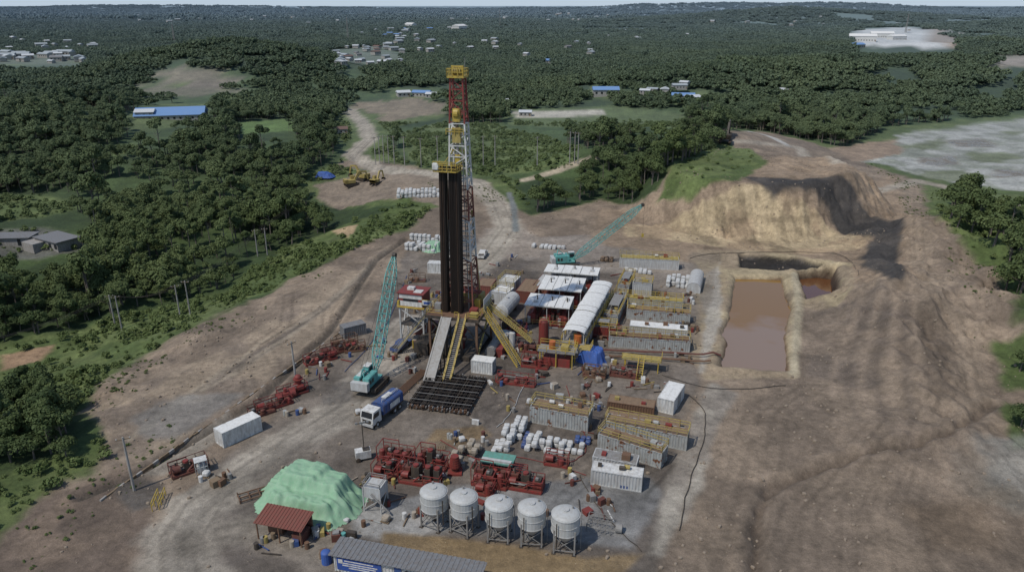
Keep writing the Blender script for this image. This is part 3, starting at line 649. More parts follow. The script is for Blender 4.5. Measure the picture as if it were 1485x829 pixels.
b.box((0.3,.8,TOPZ),(3.0,2.6,.35),YEL); b.rail([(-1.2,-.5,TOPZ+.3),(1.8,-.5,TOPZ+.3),(1.8,2.1,TOPZ+.3),(-1.2,2.1,TOPZ+.3),(-1.2,-.5,TOPZ+.3)],YEL,1.2,.12,.8)
for k in range(5): b.cyl((-.4+k*.3,.8,TOPZ+1.0),(-.25+k*.3,.8,TOPZ+1.0),.65,DYEL,n=14)
b.beam((-.6,.8,TOPZ+.3),(-.6,.8,TOPZ+1.8),.3,YEL); b.beam((1.2,.8,TOPZ+.3),(1.2,.8,TOPZ+1.8),.3,YEL); b.beam((-.8,.8,TOPZ+1.8),(1.4,.8,TOPZ+1.8),.3,YEL)
b.beam((1.5,1.2,TOPZ+.3),(1.5,1.2,TOPZ+3.2),.06,STEEL)
b.obj('crown_block',parent=rig)
b=MB() # travelling block + top drive
b.box((0.2,.1,43.2),(1.3,.9,2.2),YEL); b.cyl((-.2,.1,44.6),(.6,.1,44.6),.85,YEL,n=14); b.box((0.2,.1,39.6),(1.5,1.1,2.6),DYEL); b.cyl((0.2,.1,37.4),(0.2,.1,39.6),.25,STEEL); b.cyl((0.2,.1,41.8),(0.2,.1,43.2),.3,DARK)
b.box((.2,.1,36.2),(.9,.6,1.3),YEL)
b.obj('top_drive',parent=rig)
b=MB() # racked stands
for gx0,nxp in ((-2.6,6),(-.75,10)):
    for i_ in range(nxp):
        for j_ in range(7):
            x=gx0+i_*.21; y=-3.2+j_*.26; d=random.uniform(-.12,.12)
            b.cyl((x,y,FZ+.05),(x*.93+d*.5,y+.7+d*.5,FZ+27.0+random.uniform(-.7,.7)),.08,BRNP if random.random()<(.5 if i_<2 and gx0<-2 else .2) else BLACKP,n=5)
b.obj('racked_drill_pipe',parent=rig)
b=MB()
MZ=35.0
b.box((-1.0,-3.1,MZ),(4.2,1.0,.15),YEL); b.box((-2.9,-1.6,MZ),(.6,3,.15),YEL); b.box((.95,-1.6,MZ),(.6,3,.15),YEL)
for k in range(9): b.beam((-2.7+k*.42,-2.7,MZ+.1),(-2.7+k*.42,-1.0,MZ+.1),.1,YEL)
b.rail([(-3.1,0,MZ),(-3.1,-3.6,MZ),(1.1,-3.6,MZ),(1.1,0,MZ)],YEL,1.2,.11,.8)
b.rail([(-3.1,-3.6,MZ+1.1),(1.1,-3.6,MZ+1.1)],YEL,.7,.1,.8)
b.pillow((-2.7,-3.5,MZ+.3),(1.2,.6,1.3),WHITE); b.beam((-3,0,MZ+.1),(-1,1.6,MZ+3),.12,YEL); b.beam((1,0,MZ+.1),(1,1.6,MZ+3),.12,YEL)
b.box((0,1,MZ+3),(2.8,.2,.2),YEL); b.rail([(-1.6,-.6,41),(1.6,-.6,41)],YEL,1,.1,.8)
b.obj('monkey_board',parent=rig)
b=MB() # V-door ramp + stairs
b.stairs((2.1,-5.1,FZ),(2.1,-14.6,.1),1.3,YEL,STEEL)
for k in (-1.9,-.1): b.beam((k,-5.1,FZ-.1),(k,-15.2,.3),.25,STEEL,.4)
vs=[(-1.75,-5.2,FZ-.05),(-.25,-5.2,FZ-.05),(-.25,-15.2,.42),(-1.75,-15.2,.42)]; b.add(vs,[(0,1,2,3)],STEEL)
for k in range(5): b.beam((-1.9,-5.6-k*1.9,FZ-.6-k*1.5),(-1.9,-5.6-k*1.9,.0),.18,DARK); b.beam((-.1,-5.6-k*1.9,FZ-.6-k*1.5),(-.1,-5.6-k*1.9,.0),.18,DARK)
b.stairs((5.2,-1.2,FZ),(12.8,-5.0,.1),1.1,YEL,STEEL); b.stairs((5.2,1.6,FZ),(13.5,1.6,2.2),1.0,DYEL)
b.stairs((-5.1,-2.2,FZ),(-11.5,-6,.1),1.0,STEEL,DYEL)
b.obj('v_door_ramp_and_stairs',parent=rig)
b=MB() # driller cabin on stilts
CX,CY=-9.8,1.0
for x in (-2.4,2.4):
    for y in (-1.8,1.8): b.beam((CX+x,CY+y,0),(CX+x,CY+y,7.6),.3,LGREY)
    b.beam((CX+x,CY-1.8,.3),(CX+x,CY+1.8,7.4),.2,LGREY)
b.beam((CX-2.4,CY-1.8,.3),(CX+2.4,CY-1.8,4),.2,LGREY);b.beam((CX+2.4,CY-1.8,4),(CX-2.4,CY-1.8,7.4),.2,LGREY); b.box((CX,CY,3.8),(5,3.8,.2),DARK)
b.box((CX,CY,7.6),(5.6,4.4,.25),YEL)
b.box((CX,CY,7.85),(5.0,3.8,2.6),RED); b.box((CX,CY-1.92,7.95),(4.7,.05,1.0),WHITE); b.box((CX,CY-1.92,9.5),(4.7,.05,.8),WHITE)
b.box((CX,CY-1.95,8.98),(3.0,.06,.5),GLASS); b.box((CX,CY,10.45),(5.5,4.3,.18),RED); b.box((CX-.6,CY+.2,10.63),(1.4,1,.5),WHITE); b.box((CX+1.2,CY-.6,10.63),(1.6,1.6,.1),WHITE)
b.box((CX-2.53,CY,8.1),(.05,1,1.9),WHITE)
b.box((-6.2,.2,FZ-.3),(2.6,2.4,.3),DARK); b.rail([(-7.4,-1,FZ),(-5.0,-1,FZ)],YEL); b.box((-6.2,-1.05,FZ+.05),(2.3,.04,1.0),WHITE); b.box((-6.2,-1.09,FZ+.3),(1.7,.03,.45),MED)
b.obj('doghouse',parent=rig)
b=MB() # accumulator / stores under and beside
b.box((-6.4,-2.6,0),(2.8,5,2.4),DARK); b.box((-8.8,4.5,0),(5.5,2.4,2.6),MAROON); b.cyl((6.6,-3,1.2),(6.6,3,1.2),1.0,STEEL,n=14); b.box((7.5,3.2,0),(2.4,3,2.6),GREYP)
b.box((6.8,-6.2,0),(1.4,1.8,1.3),DARK); b.box((8.2,-1,0),(1.2,2.6,1.7),RED); b.cyl((9.6,2.0,0),(9.6,2.0,3.4),.6,WHITE,n=12); b.box((5.6,-6.3,0),(1,1.2,1.1),RUST)
for k in range(9): b.cyl((-9+k*.45,-2.6,0),(-9+k*.45,-2.6,1.6),.18,RED if k%3 else YEL,n=8)
b.obj('accumulator_units',parent=rig)
# ------------------------------------------------------------------ generic builders
def container(L=6.06,W=2.44,Hh=2.6,mat=GREYP,top=None,rails=None,clutter=0,dbl=False,door=True):
    b=MB(); top=top or mat; fr=.14
    a,c=L/2,W/2
    b.corr((-a+fr,-c+.03,0),(a-fr,-c+.03,0),.16,Hh-.12,mat); b.corr((a-fr,c-.03,0),(-a+fr,c-.03,0),.16,Hh-.12,mat)
    b.corr((a-.03,-c+fr,0),(a-.03,c-fr,0),.16,Hh-.12,mat); b.corr((-a+.03,c-fr,0),(-a+.03,-c+fr,0),.16,Hh-.12,mat)
    for x in (-1,1):
        for y in (-1,1): b.box((x*(a-fr/2),y*(c-fr/2),0),(fr,fr,Hh),mat)
    for y in (-1,1):
        for z in (.0,Hh-.14): b.box((0,y*(c-fr/2-.004),z+.002),(L-2*fr,fr,.16 if z==0 else .13),mat)
    for x in (-1,1):
        for z in (.0,Hh-.14): b.box((x*(a-fr/2-.004),0,z+.002),(fr,W-2*fr,.16 if z==0 else .13),mat)
    n=max(2,int(L/.6)); st=(L-2*fr)/n
    for i_ in range(n): b.box((-a+fr+(i_+.5)*st,0,Hh-.13+(i_%2)*.03),(st,W-.1,.1),top)
    if door:
        for y in (-.7,-.3,.3,.7): b.beam((a+.02,y,.2),(a+.02,y,Hh-.2),.05,STEEL)
    if rails:
        z=Hh; b.rail([(-a,-c,z),(a,-c,z),(a,c,z),(-a,c,z),(-a,-c,z)],rails,1.05,.085,1.5)
    for k in range(clutter):
        x=random.uniform(-a+.8,a-.8); y=random.uniform(-c+.6,c-.6); m_=random.choice([RED,DYEL,STEEL,GREYP,DARK,RUST,WHITE])
        if random.random()<.4: b.cyl((x-.4,y,Hh+.35),(x+.4,y,Hh+.35),.3,m_,n=10)
        else: b.box((x,y,Hh),(random.uniform(.5,1.3),random.uniform(.4,1.0),random.uniform(.3,.9)),m_)
    return b
def bags(nx_,ny_,s=1.0,mat=BAG,layers=1,miss=.1,sx=1.05):
    b=MB()
    for l in range(layers):
        for i_ in range(nx_):
            for j_ in range(ny_):
                if random.random()<miss+.25*l: continue
                b.pillow(((i_-(nx_-1)/2)*sx*s+random.uniform(-.06,.06),(j_-(ny_-1)/2)*sx*s+random.uniform(-.06,.06),l*.85*s),(s*.98,s*.98,s*random.uniform(.75,.95)),mat,random.uniform(-.15,.15))
    return b
def skid(L,W,seed,mat=RED,h=2.2):
    r=random.Random(seed); b=MB()
    for y in (-W/2,W/2): b.beam((-L/2,y,.2),(L/2,y,.2),.25,mat,.35)
    for k in range(5): x=-L/2+L*k/4; b.beam((x,-W/2,.25),(x,W/2,.25),.18,mat)
    b.box((0,0,.36),(L*.98,W*.9,.06),DRED)
    x=-L/2+.7
    while x<L/2-.5:
        t=r.random(); w_=r.uniform(.7,1.5)
        if t<.3:
            b.cyl((x,-W*.35,.42),(x,-W*.35,h*r.uniform(.6,1)),.42,mat,n=12); b.dome((x,-W*.35,h*.8),.42,.25,mat,12,3); b.cyl((x,W*.28,.42),(x,W*.28,h*.7),.38,DRED,n=12)
        elif t<.6:
            b.cyl((x-.5,-W*.2,1.1),(x+.6,-W*.2,1.1),.5,mat,n=12); b.box((x,W*.2,.42),(w_,W*.4,h*.55),DRED); b.cyl((x+.2,W*.2,h*.6),(x+.2,W*.2,h*1.1),.12,DARK,n=8)
        elif t<.8:
            b.box((x,0,.42),(w_,W*.7,h*.45),mat); b.box((x,0,.42+h*.45),(w_*.6,W*.5,.35),DARK); b.box((x-.1,-W*.2,.42+h*.45+.35),(.4,.3,.3),STEEL)
            for q_ in range(4): b.beam((x-w_/2+q_*w_/3,-W*.36,.5),(x-w_/2+q_*w_/3,-W*.36,h*.45),.06,DRED)
        else:
            b.box((x,W*.1,.42),(w_*.8,W*.6,h*.75),DARK); b.cyl((x,-W*.42,.6),(x+.8,-W*.42,1.3),.13,mat,n=8); b.cyl((x,0,h*.75+.4),(x,0,h*.75+.7),.4,RED,n=12)
        x+=w_+.35
    for k in range(6):
        y=r.uniform(-W/2,W/2); z=r.uniform(.5,1.5); x0=r.uniform(-L/2,0); b.cyl((x0,y,z),(x0+r.uniform(1,L/2),y,z),.07,r.choice([mat,STEEL,DARK]),n=6)
    b.rail([(-L/2,W/2,.4),(L/2,W/2,.4)],mat,1.5,.08,1.2); b.rail([(L*.1,-W/2,.4),(L/2,-W/2,.4),(L/2,W/2,.4)],mat,1.4,.08,1.1)
    b.beam((-L/2,-W/2,.3),(-L/2,-W/2,h+.2),.1,mat);b.beam((-L/2,W/2,.3),(-L/2,W/2,h+.2),.1,mat);b.beam((-L/2,-W/2,h+.2),(-L/2,W/2,h+.2),.1,mat);b.beam((0,W/2,h+.2),(-L/2,W/2,h+.2),.1,mat);b.beam((0,W/2,.3),(0,W/2,h+.2),.1,mat)
    return b
def cont2(name,u0,v0,u1,v1,W,Hh,mat,**k):
    p=G(u0,v0);q=G(u1,v1); d=q-p; L=d.length; rz=math.atan2(d.y,d.x); n=Vector((-d.y,d.x,0)).normalized(); c=(p+q)/2+n*W/2
    return container(L,W,Hh,mat,**k).obj(name,(c.x,c.y,0),rz)
cont2('shipping_container',768,612,852,628,3.0,2.9,GREYP,top=BROWNROOF,rails=DYEL,clutter=3)
cont2('shipping_container',876,630,995,654,2.5,2.5,GREYP,top=BROWNROOF,rails=DYEL,clutter=3)
cont2('shipping_container',866,650,958,680,2.6,2.6,GREYP,top=BROWNROOF,rails=DYEL,clutter=4)
cont2('shipping_container',858,682,922,694,2.4,2.4,LGREY,top=STEEL,clutter=2)
cont2('shipping_container',856,702,930,714,2.4,2.4,LGREY,top=WHITE,clutter=3,rails=None)
cont2('shipping_container',952,596,976,602,6.4,2.6,WHITE,top=WROOF)
cont2('open_top_waste_bin',876,616,985,632,2.4,1.6,RUST,top=BROWNROOF)
cont2('open_top_waste_bin',880,594,948,604,2.6,1.6,RUST,top=BROWNROOF,clutter=2)
cont2('shipping_container',325,650,381,624,2.44,2.6,WHITE,top=WROOF)
cont2('site_cabin',683,540,714,544,2.4,2.5,WHITE,top=WROOF)
cont2('shipping_container',500,492,532,484,2.4,2.4,GREY2)
cont2('storage_tank',898,388,984,392,3.0,2.6,LGREY,top=DYEL,rails=DYEL,clutter=2)
cont2('storage_tank',908,462,1000,470,2.8,2.2,GREYP,top=BROWNROOF,rails=YEL,clutter=7)
cont2('storage_tank',912,486,996,494,2.8,2.2,LGREY,top=WROOF,rails=None,clutter=3)
cont2('storage_tank',882,503,1000,511,2.6,2.3,GREYP,top=RUST,rails=DYEL,clutter=9)
cont2('storage_tank',908,446,990,452,2.4,2.2,GREYP,top=DYEL,rails=YEL,clutter=6)
cont2('shipping_container',916,430,944,433,3.0,3.4,LGREY,top=STEEL,rails=YEL,clutter=3)
cont2('shipping_container',620,396,641,397,2.4,2.6,WHITE)
cont2('shipping_container',712,440,735,444,4,3.0,LGREY,top=WROOF,rails=DYEL)
cont2('shipping_container',722,424,745,427,5,2.8,WHITE,top=WHITE,rails=DYEL)
cont2('shipping_container',690,430,712,432,5,2.8,MAROON,top=BROWNROOF)
cont2('generator_house',748,438,775,441,8,2.8,MAROON,top=BROWNROOF)
cont2('generator_house',772,430,796,433,8,2.8,DRED,top=LGREY)
# rack of dark pipe
b=MB()
for k in range(5): b.beam((-5.4,-5.4+k*2.7,.12),(5.4,-5.4+k*2.7,.12),.25,RUST)
for bun in range(3):
    x0=-5.2+bun*3.6
    for l in range(3):
        for i_ in range(13):
            if l==2 and random.random()<.3: continue
            x=x0+i_*.25+(l%2)*.1; j=random.uniform(-.25,.25); z=.36+l*.23
            b.cyl((x,-6+j,z),(x,6+j,z),.095,BLACKP if random.random()<.8 else DARK,n=6); b.cyl((x,6+j-.4,z),(x,6+j,z),.125,STEEL if i_%2 else DARK,n=6); b.cyl((x,-6+j,z),(x,-5.6+j,z),.125,STEEL if i_%3==0 else RUST,n=6)
    for k in range(11): b.beam((x0-.2,-5.3+k*1.06,1.02),(x0+3.3,-5.3+k*1.06,1.02),.07,STEEL if k%2 else DARK)
c=G(651,572); b.obj('drill_pipe_rack',(c.x,c.y,0),ROT+rad(2))
b=MB()
for k in range(8): b.cyl((-6,-.8+k*.22,.3),(6,-.8+k*.22,.3),.08,RUST,n=6)
for k in range(4): b.beam((-5+k*3.3,-1.2,.1),(-5+k*3.3,1.2,.1),.2,WOOD)
c=G(592,560); b.obj('pipe_stack',(c.x,c.y,0),rad(68))
# ---- covered mud tanks with arched roof
b=MB(); L=27
b.box((0,0,.3),(L,3.6,2.4),GREYP); b.box((0,0,2.7),(L+.4,4.4,.12),STEEL); b.box((0,0,0),(L,2.6,.3),DARK)
for k in range(10):
    x=-L/2+.3+k*(L-.6)/9
    for y in (-1.9,1.9): b.beam((x,y,2.8),(x,y,5.0),.12,LGREY)
    b.box((x,-1.83,.4),(.15,.1,2.2),DRED); b.box((x,1.83,.4),(.15,.1,2.2),DYEL)
for k in range(8): b.cyl((-12+k*3.3,0,2.82),(-12+k*3.3,0,4.2),.35,RED if k%2 else DYEL,n=10)
for sg in range(11):
    x0=-L/2-.3+sg*(L+.6)/11; b.arch(x0+.03,x0+(L+.6)/11-.03,2.15+random.uniform(-.05,.05),5.0+random.uniform(-.06,.06),.62,WROOF,10,seg=1)
b.rail([(-L/2,-2.3,2.8),(L/2,-2.3,2.8)],YEL,1.1,.09); b.rail([(-L/2,2.3,2.8),(L/2,2.3,2.8)],YEL,1.1,.09)
b.stairs((-L/2-.1,0,2.8),(-L/2-4.5,0,.1),1.2,YEL,STEEL); b.cyl((-L/2+.4,-.8,2.8),(-L/2+.4,-.8,4.4),.7,ORANGE,r2=.7,n=12)
b.box((-L/2-.8,-2.6,2.6),(2.4,2.2,.15),DYEL); b.rail([(-L/2-2,-3.7,2.7),(-L/2+.4,-3.7,2.7)],YEL,1.1,.09)
for x in (-L/2-1.8,-L/2+.2): b.beam((x,-3.6,0),(x,-3.6,2.6),.2,YEL)
p=G(829,482,5.6);q=G(876,404,5.6); c=(p+q)/2; b.obj('covered_mud_tank',(c.x,c.y,0),math.atan2(q.y-p.y,q.x-p.x))
MT=math.atan2(q.y-p.y,q.x-p.x)
def mudtank(L,W,mat,seed):
    r=random.Random(seed); b=container(L,W,2.3,mat,top=STEEL,rails=YEL,clutter=0)
    for k in range(int(L/1.6)):
        x=-L/2+1+k*1.6; m_=r.choice([DYEL,RED,STEEL,DARK]); b.cyl((x,r.uniform(-.5,.5),2.3),(x,0,3.0),.28,m_,n=10); b.box((x+.7,r.uniform(-.6,.6),2.3),(.5,.7,.5),r.choice([DYEL,RUST,GREYP]))
    b.box((0,0,3.25),(L*.5,W*.7,.06),STEEL); b.cyl((-L/2,W/2+.25,1.9),(L/2,W/2+.25,1.9),.14,DYEL,n=8); b.cyl((-L/2,-W/2-.25,.6),(L/2,-W/2-.25,.6),.16,DRED,n=8)
    for sx in (-1,1):
        for sy in (-1,1): b.beam((sx*L*.25,sy*W*.33,2.3),(sx*L*.25,sy*W*.33,3.25),.07,STEEL)
    return b
c=G(893,455); mudtank(13,3,GREYP,3).obj('mud_tank',(c.x,c.y,0),MT)
c=G(908,418); mudtank(9,2.6,GREYP,4).obj('mud_tank',(c.x,c.y,0),MT)
c=G(872,486); mudtank(6,2.4,RED,5).obj('mud_tank',(c.x,c.y,0),ROT)
# ---- white flat-roofed engine shelters
def shelter(L,W,h,seed):
    r=random.Random(seed); b=MB()
    for x in (-L/2+.2,0,L/2-.2):
        for y in (-W/2+.2,W/2-.2): b.beam((x,y,0),(x,y,h),.14,LGREY)
    n=3
    for k in range(n):
        w_=L/n; x=-L/2+w_*(k+.5); b.box((x,0,h+(k%2)*.06),(w_-.12,W,.1),WROOF); b.box((x,0,h+.1+(k%2)*.06),(.12,W*.98,.05),LGREY)
        b.box((x+.5,r.uniform(-.3,.3)*W,h+.17),(.7,.7,.3),LGREY)
    b.box((0,-W/2-.05,h-.12),(L,.08,.16),WHITE)
    for k in range(3):
        x=-L/2+L*(k+.5)/3; b.box((x,0,.3),(L/3-.7,W*.72,1.5),DRED); b.cyl((x,-W*.3,1.8),(x,W*.3,1.8),.55,RED,n=12); b.box((x,-W*.38,.3),(1.4,.5,1.9),RED); b.cyl((x+.6,0,2),(x+.6,0,h+1.0),.13,DARK,n=8); b.box((x-.6,-W*.42,.3),(.6,.4,1.5),LGREY)
    b.box((0,0,0),(L,W*.9,.3),DARK); b.box((0,W/2-.3,1.6),(L*.95,.1,h-1.7),LGREY)
    b.rail([(-L/2,-W/2-.3,.3),(L/2,-W/2-.3,.3)],DYEL,1.1)
    return b
for (u,v,L,W,h,s) in ((797,436,9.5,6.6,4.4,1),(816,411,9.5,8.5,4.6,2),(830,391,12.5,5.2,5.0,3)):
    c=G(u,v,h); shelter(L,W,h,s).obj('engine_shelter',(c.x,c.y,0),ROT+rad(2))
def rtank(L,r,mat,legs=True):
    b=MB(); z=r+.5; b.cyl((-L/2,0,z),(L/2,0,z),r,mat,n=20)
    for k in (-1,1):
        for i_ in range(3): b.cyl((k*(L/2+i_*.12),0,z),(k*(L/2+(i_+1)*.12),0,z),r*(1-.12*i_*i_*.5),mat,r*(1-.12*(i_+1)**2*.5),20)
    for x in (-L*.32,L*.32): b.box((x,0,0),(.4,r*1.5,z-.4*r),DARK)
    for x in (-L*.4,-L*.13,L*.13,L*.4): b.cyl((x-.05,0,z),(x+.05,0,z),r+.04,LGREY,n=20)
    b.cyl((0,0,z+r-.05),(0,0,z+r+.3),.35,LGREY,n=10); return b
c=G(736,455); rtank(8,1.6,LGREY).obj('horizontal_tank',(c.x,c.y,0),MT,)
c=G(1008,414); b=MB(); b.arch(-5,5,1.6,1.2,1.3,LGREY,12,seg=6,ends=True); b.box((0,0,0),(10,3.1,1.2),LGREY); b.obj('arched_store',(c.x,c.y,0),MT)
c=G(788,497); b=MB(); b.cyl((0,0,.6),(0,0,4.6),.95,RED,n=16); b.dome((0,0,4.6),.95,.6,RED,16); b.cyl((0,0,0),(0,0,.6),1.05,DRED,n=16); b.beam((1,0,0),(1,0,4.8),.1,STEEL); b.rail([(-.8,-.9,4.7),(.8,-.9,4.7)],DYEL); b.cyl((1,.5,3),(2.8,.5,3),.15,STEEL,n=8); b.obj('mud_gas_separator',(c.x,c.y,0),0)
def sk(name,u,v,L,W,s,mt=RED,h=2.2,rz=ROT): c=G(u,v); skid(L,W,s,mt,h).obj(name,(c.x,c.y,0),rz)
sk('pump_skid',777,530,5,2.4,12,RED,2.0); sk('pump_skid',748,556,7,1.4,22,RED,1.1); sk('pump_skid',745,482,5,2.5,23,RED,2.4); sk('pump_skid',805,470,6,2.5,25,RED,2.4)
sk('pump_skid',862,545,4,1.8,26,RUST,1.6); sk('pump_skid',905,545,5,1.5,27,DRED,1.3); sk('pump_skid',765,508,4,2,28,DRED,1.8); sk('pump_skid',900,492,5,2,29,RED,2.4)
# tarpaulins draped over stacked goods
def tarp(name,c,rx,ry,h,mat,rz,seed,ex=3.2,boxes=None):
    r=random.Random(seed); n=72
    bx=boxes or [(r.uniform(-.45,.45),r.uniform(-.4,.4),r.uniform(.25,.5),r.uniform(.25,.5),r.uniform(.75,1)) for _ in range(4)]
    g_=np.linspace(-1.12,1.12,n+1); XX,YY=np.meshgrid(g_,g_); rr=(np.abs(XX)**ex+np.abs(YY)**ex)**(1/ex); A=np.arctan2(YY,XX)
    f1=fbm(XX*3+seed,YY*3.,seed,3)-.5; f2=fbm(XX*8+seed,YY*8.,seed+2,3)-.5
    out=np.clip(1-np.maximum(0,rr-.5+f1*.3)/.5,0,1); ZZ=np.zeros_like(XX)
    for (px,py,sx,sy,hh) in bx:
        d=np.maximum(np.abs(XX-px+f1*.15)-sx,np.abs(YY-py+f2*.1)-sy); ZZ=np.maximum(ZZ,hh*(1-np.maximum(0,d)/.42))
    e=np.clip(ZZ*np.minimum(1,out*1.5),0,2); wr=.10*f2+.035*np.sin(A*21+rr*4+f1*14)*sm(.4,.7,rr)+.08*np.abs(f1)
    hg=e+wr*sm(0,.25,e)
    vs=[(XX[j,i_]*rx,YY[j,i_]*ry,max(-.02,h*hg[j,i_])) for j in range(n+1) for i_ in range(n+1)]; fs=[]
    for j in range(n):
        for i_ in range(n):
            f=(j*(n+1)+i_,j*(n+1)+i_+1,(j+1)*(n+1)+i_+1,(j+1)*(n+1)+i_)
            if max(vs[q_][2] for q_ in f)>.06: fs.append(f)
    b=MB(); b.add(vs,fs,mat); return b.obj(name,c,rz,smooth=True)
c=G(453,724); tarp('green_tarpaulin_stack',(c.x,c.y,.05),7.4,5.0,4.0,GTARP,ROT-.05,3,3.4,[(-.2,.2,.3,.35,1.0),(.28,.15,.3,.3,.9),(-.55,0,.2,.4,.68),(.6,-.1,.2,.35,.62),(0,-.4,.55,.25,.6),(.05,.3,.1,.2,1.08)])
c=G(856,522); tarp('blue_tarpaulin',(c.x,c.y,.05),3.2,2.2,2.6,LBLUE,-.6,5,2.6)
c=GT(473,258); tarp('blue_tarpaulin',(c[0],c[1],zt(*c)),5,2.6,2.2,LBLUE,-.2,8,2.4)
b=bags(9,1,1.0); c=G(440,745); b.obj('bulk_bags',(c.x,c.y,0),ROT)
b=MB()
for k in range(9): b.pillow((-4+k*.95,random.uniform(-.2,.2),0),(.8,.7,.5),random.choice([BAG,ORANGE,BAG,TAN]))
c=G(465,750); b.obj('sand_bags',(c.x,c.y,0),ROT)
# silos
def silo():
    b=MB(); r=1.72
    b.cyl((0,0,2.7),(0,0,5.0),r,SILO,n=28,caps=False); b.dome((0,0,5.0),r,.55,SILO,28,5); b.cyl((0,0,2.7),(0,0,1.0),r,LGREY,.3,28); b.cyl((0,0,.6),(0,0,1.0),.3,DARK)
    for z in (2.75,3.9,4.95): b.cyl((0,0,z),(0,0,z+.09),r+.05,LGREY,n=28,caps=True)
    for k in range(4):
        a=math.pi/4+k*math.pi/2; x,y=math.cos(a)*(r+.05),math.sin(a)*(r+.05); b.beam((x,y,0),(x,y,3.4),.18,STEEL); b.box((x,y,0),(.5,.5,.06),DARK)
        a2=a+math.pi/2; x2,y2=math.cos(a2)*(r+.05),math.sin(a2)*(r+.05); b.beam((x,y,.5),(x2,y2,2.4),.07,STEEL); b.beam((x2,y2,.5),(x,y,2.4),.07,STEEL); b.beam((x,y,.5),(x2,y2,.5),.09,STEEL)
    b.cyl((0,0,5.5),(0,0,5.7),.4,LGREY,n=12); b.cyl((.8,.6,5.3),(.8,.6,5.75),.12,STEEL,n=8)
    for y in (-.22,.22): b.beam((r+.2,y,.2),(r+.2,y,5.4),.05,STEEL)
    for z in np.arange(.4,5.3,.35): b.beam((r+.2,-.22,z),(r+.2,.22,z),.04,STEEL)
    b.cyl((-.9,-r-.1,1.2),(-.9,-r-.1,4.8),.07,DARK,n=6)
    return b.mesh('silo')
SM=silo()
for (u,v) in ((631,759),(674,767),(724,777),(771,783),(819,793)):
    c=G(u,v); put(SM,'cement_silo',(c.x,c.y,0),ROT+random.uniform(-.2,.2)+(1.2 if u<700 else 0))
b=MB(); b.box((0,0,2.2),(2.4,2.2,1.6),LGREY); b.cyl((0,0,2.2),(0,0,.9),1.2,LGREY,.25,8); b.rail([(-1.2,-1.1,3.8),(1.2,-1.1,3.8),(1.2,1.1,3.8),(-1.2,1.1,3.8),(-1.2,-1.1,3.8)],STEEL,.7)
for x in (-1.2,1.2):
    for y in (-1.1,1.1): b.beam((x,y,0),(x,y,3.8),.14,LGREY)
    b.beam((x,-1.1,.3),(x,1.1,2.2),.08,LGREY)
b.beam((-1.2,-1.1,.3),(1.2,-1.1,2.2),.08,LGREY); b.cyl((0,-1.3,3),(2.5,-1.3,.6),.12,STEEL); b.obj('cement_hopper',tuple(G(546,735)),ROT)
b=MB()
for k in range(3): b.rail([(0,k*1.2,0),(3,k*1.2,0)],STEEL,1.2,.06,.6)
b.rail([(0,0,0),(0,2.4,0)],STEEL,1.2,.06,.6); b.cyl((3.6,1,.6),(4.4,1,.6),.6,STEEL,n=14); b.obj('steel_rack',tuple(G(850,770)),ROT)
for (u,v,L,W,s,h) in ((575,666,5,2.4,31,2.3),(628,674,4.5,2.4,32,2.6),(560,688,3.4,2.2,33,2.0),(612,697,6,2.4,34,2.6),(585,682,4,1.6,38,1.8)): sk('cementing_pump_skid',u,v,L,W,s,RED,h)
for (u,v,L,W,s,h) in ((712,700,5,2.4,35,2.6),(762,706,5,2.2,36,2.4),(738,692,5,2.0,39,1.8),(807,672,3.4,1.6,40,1.2),(703,714,2.6,1.6,41,2.0)): sk('cementing_pump_skid',u,v,L,W,s,RED,h)
b=MB()
for k in range(5): b.cyl((0,0,1.0+k*.35),(0,0,1.3+k*.35),.8-.05*k,RED,n=14)
b.cyl((0,0,0),(0,0,1),.5,DRED); b.box((0,0,0),(2,2,.3),RED); b.obj('pressure_vessel',tuple(G(660,684)),0)
b=container(4.2,2.2,2.0,DARK,top=SGREEN); b.box((0,0,2.0),(4.6,2.6,.25),SGREEN); b.box((0,-.9,2.25),(4.3,.5,.3),LGREY); b.obj('water_tank',(G(723,683).x,G(723,683).y,0),ROT)
def pl(b,name,u,v,rz=None): c=G(u,v); return b.obj(name,(c.x,c.y,0),ROT if rz is None else rz)
R80=ROT+rad(3)
pl(bags(2,6,.95,layers=2,miss=.2),'bulk_bags',735,640,R80); pl(bags(2,6,.95,layers=2,miss=.15),'bulk_bags',752,628,R80); pl(bags(2,3,1.0,TAN,layers=2,miss=.2),'bulk_bags',665,668); pl(bags(3,3,1.0,TAN,layers=2,miss=.3),'bulk_bags',682,656)
pl(bags(3,4,.95,layers=2,miss=.2),'bulk_bags',778,646); pl(bags(3,4,.95,layers=2,miss=.15),'bulk_bags',806,650); pl(bags(3,3,.9,layers=1,miss=.2),'bulk_bags',834,652); pl(bags(1,5,.8,layers=1),'bulk_bags',718,652,R80)
pl(bags(1,5,.8,BLUE,layers=1,miss=.3),'blue_drums',762,640,R80); pl(bags(3,2,.8,BLUE,layers=1),'blue_drums',845,640)
pl(bags(5,5,1.05,layers=2),'bulk_bags',983,412,ROT); pl(bags(8,2,1.1,layers=1,miss=.2),'bulk_bags',795,360,ROT); pl(bags(6,2,1.1,layers=1,miss=.25),'bulk_bags',925,395,ROT); pl(bags(3,2,1.1,BROWNROOF),'crates',880,378,ROT)
pl(bags(7,3,1.2,layers=2),'bulk_bags',612,362,ROT); pl(bags(9,1,1.2,layers=2),'bulk_bags',622,350,ROT)
c=G(627,362); tarp('green_tarpaulin',(c.x,c.y,.0),2.8,3,2.5,GTARP,ROT,4)
c=GT(607,284); bags(11,5,1.3,layers=2,miss=.2).obj('bulk_bags',(c[0],c[1],zt(*c)),rad(5))
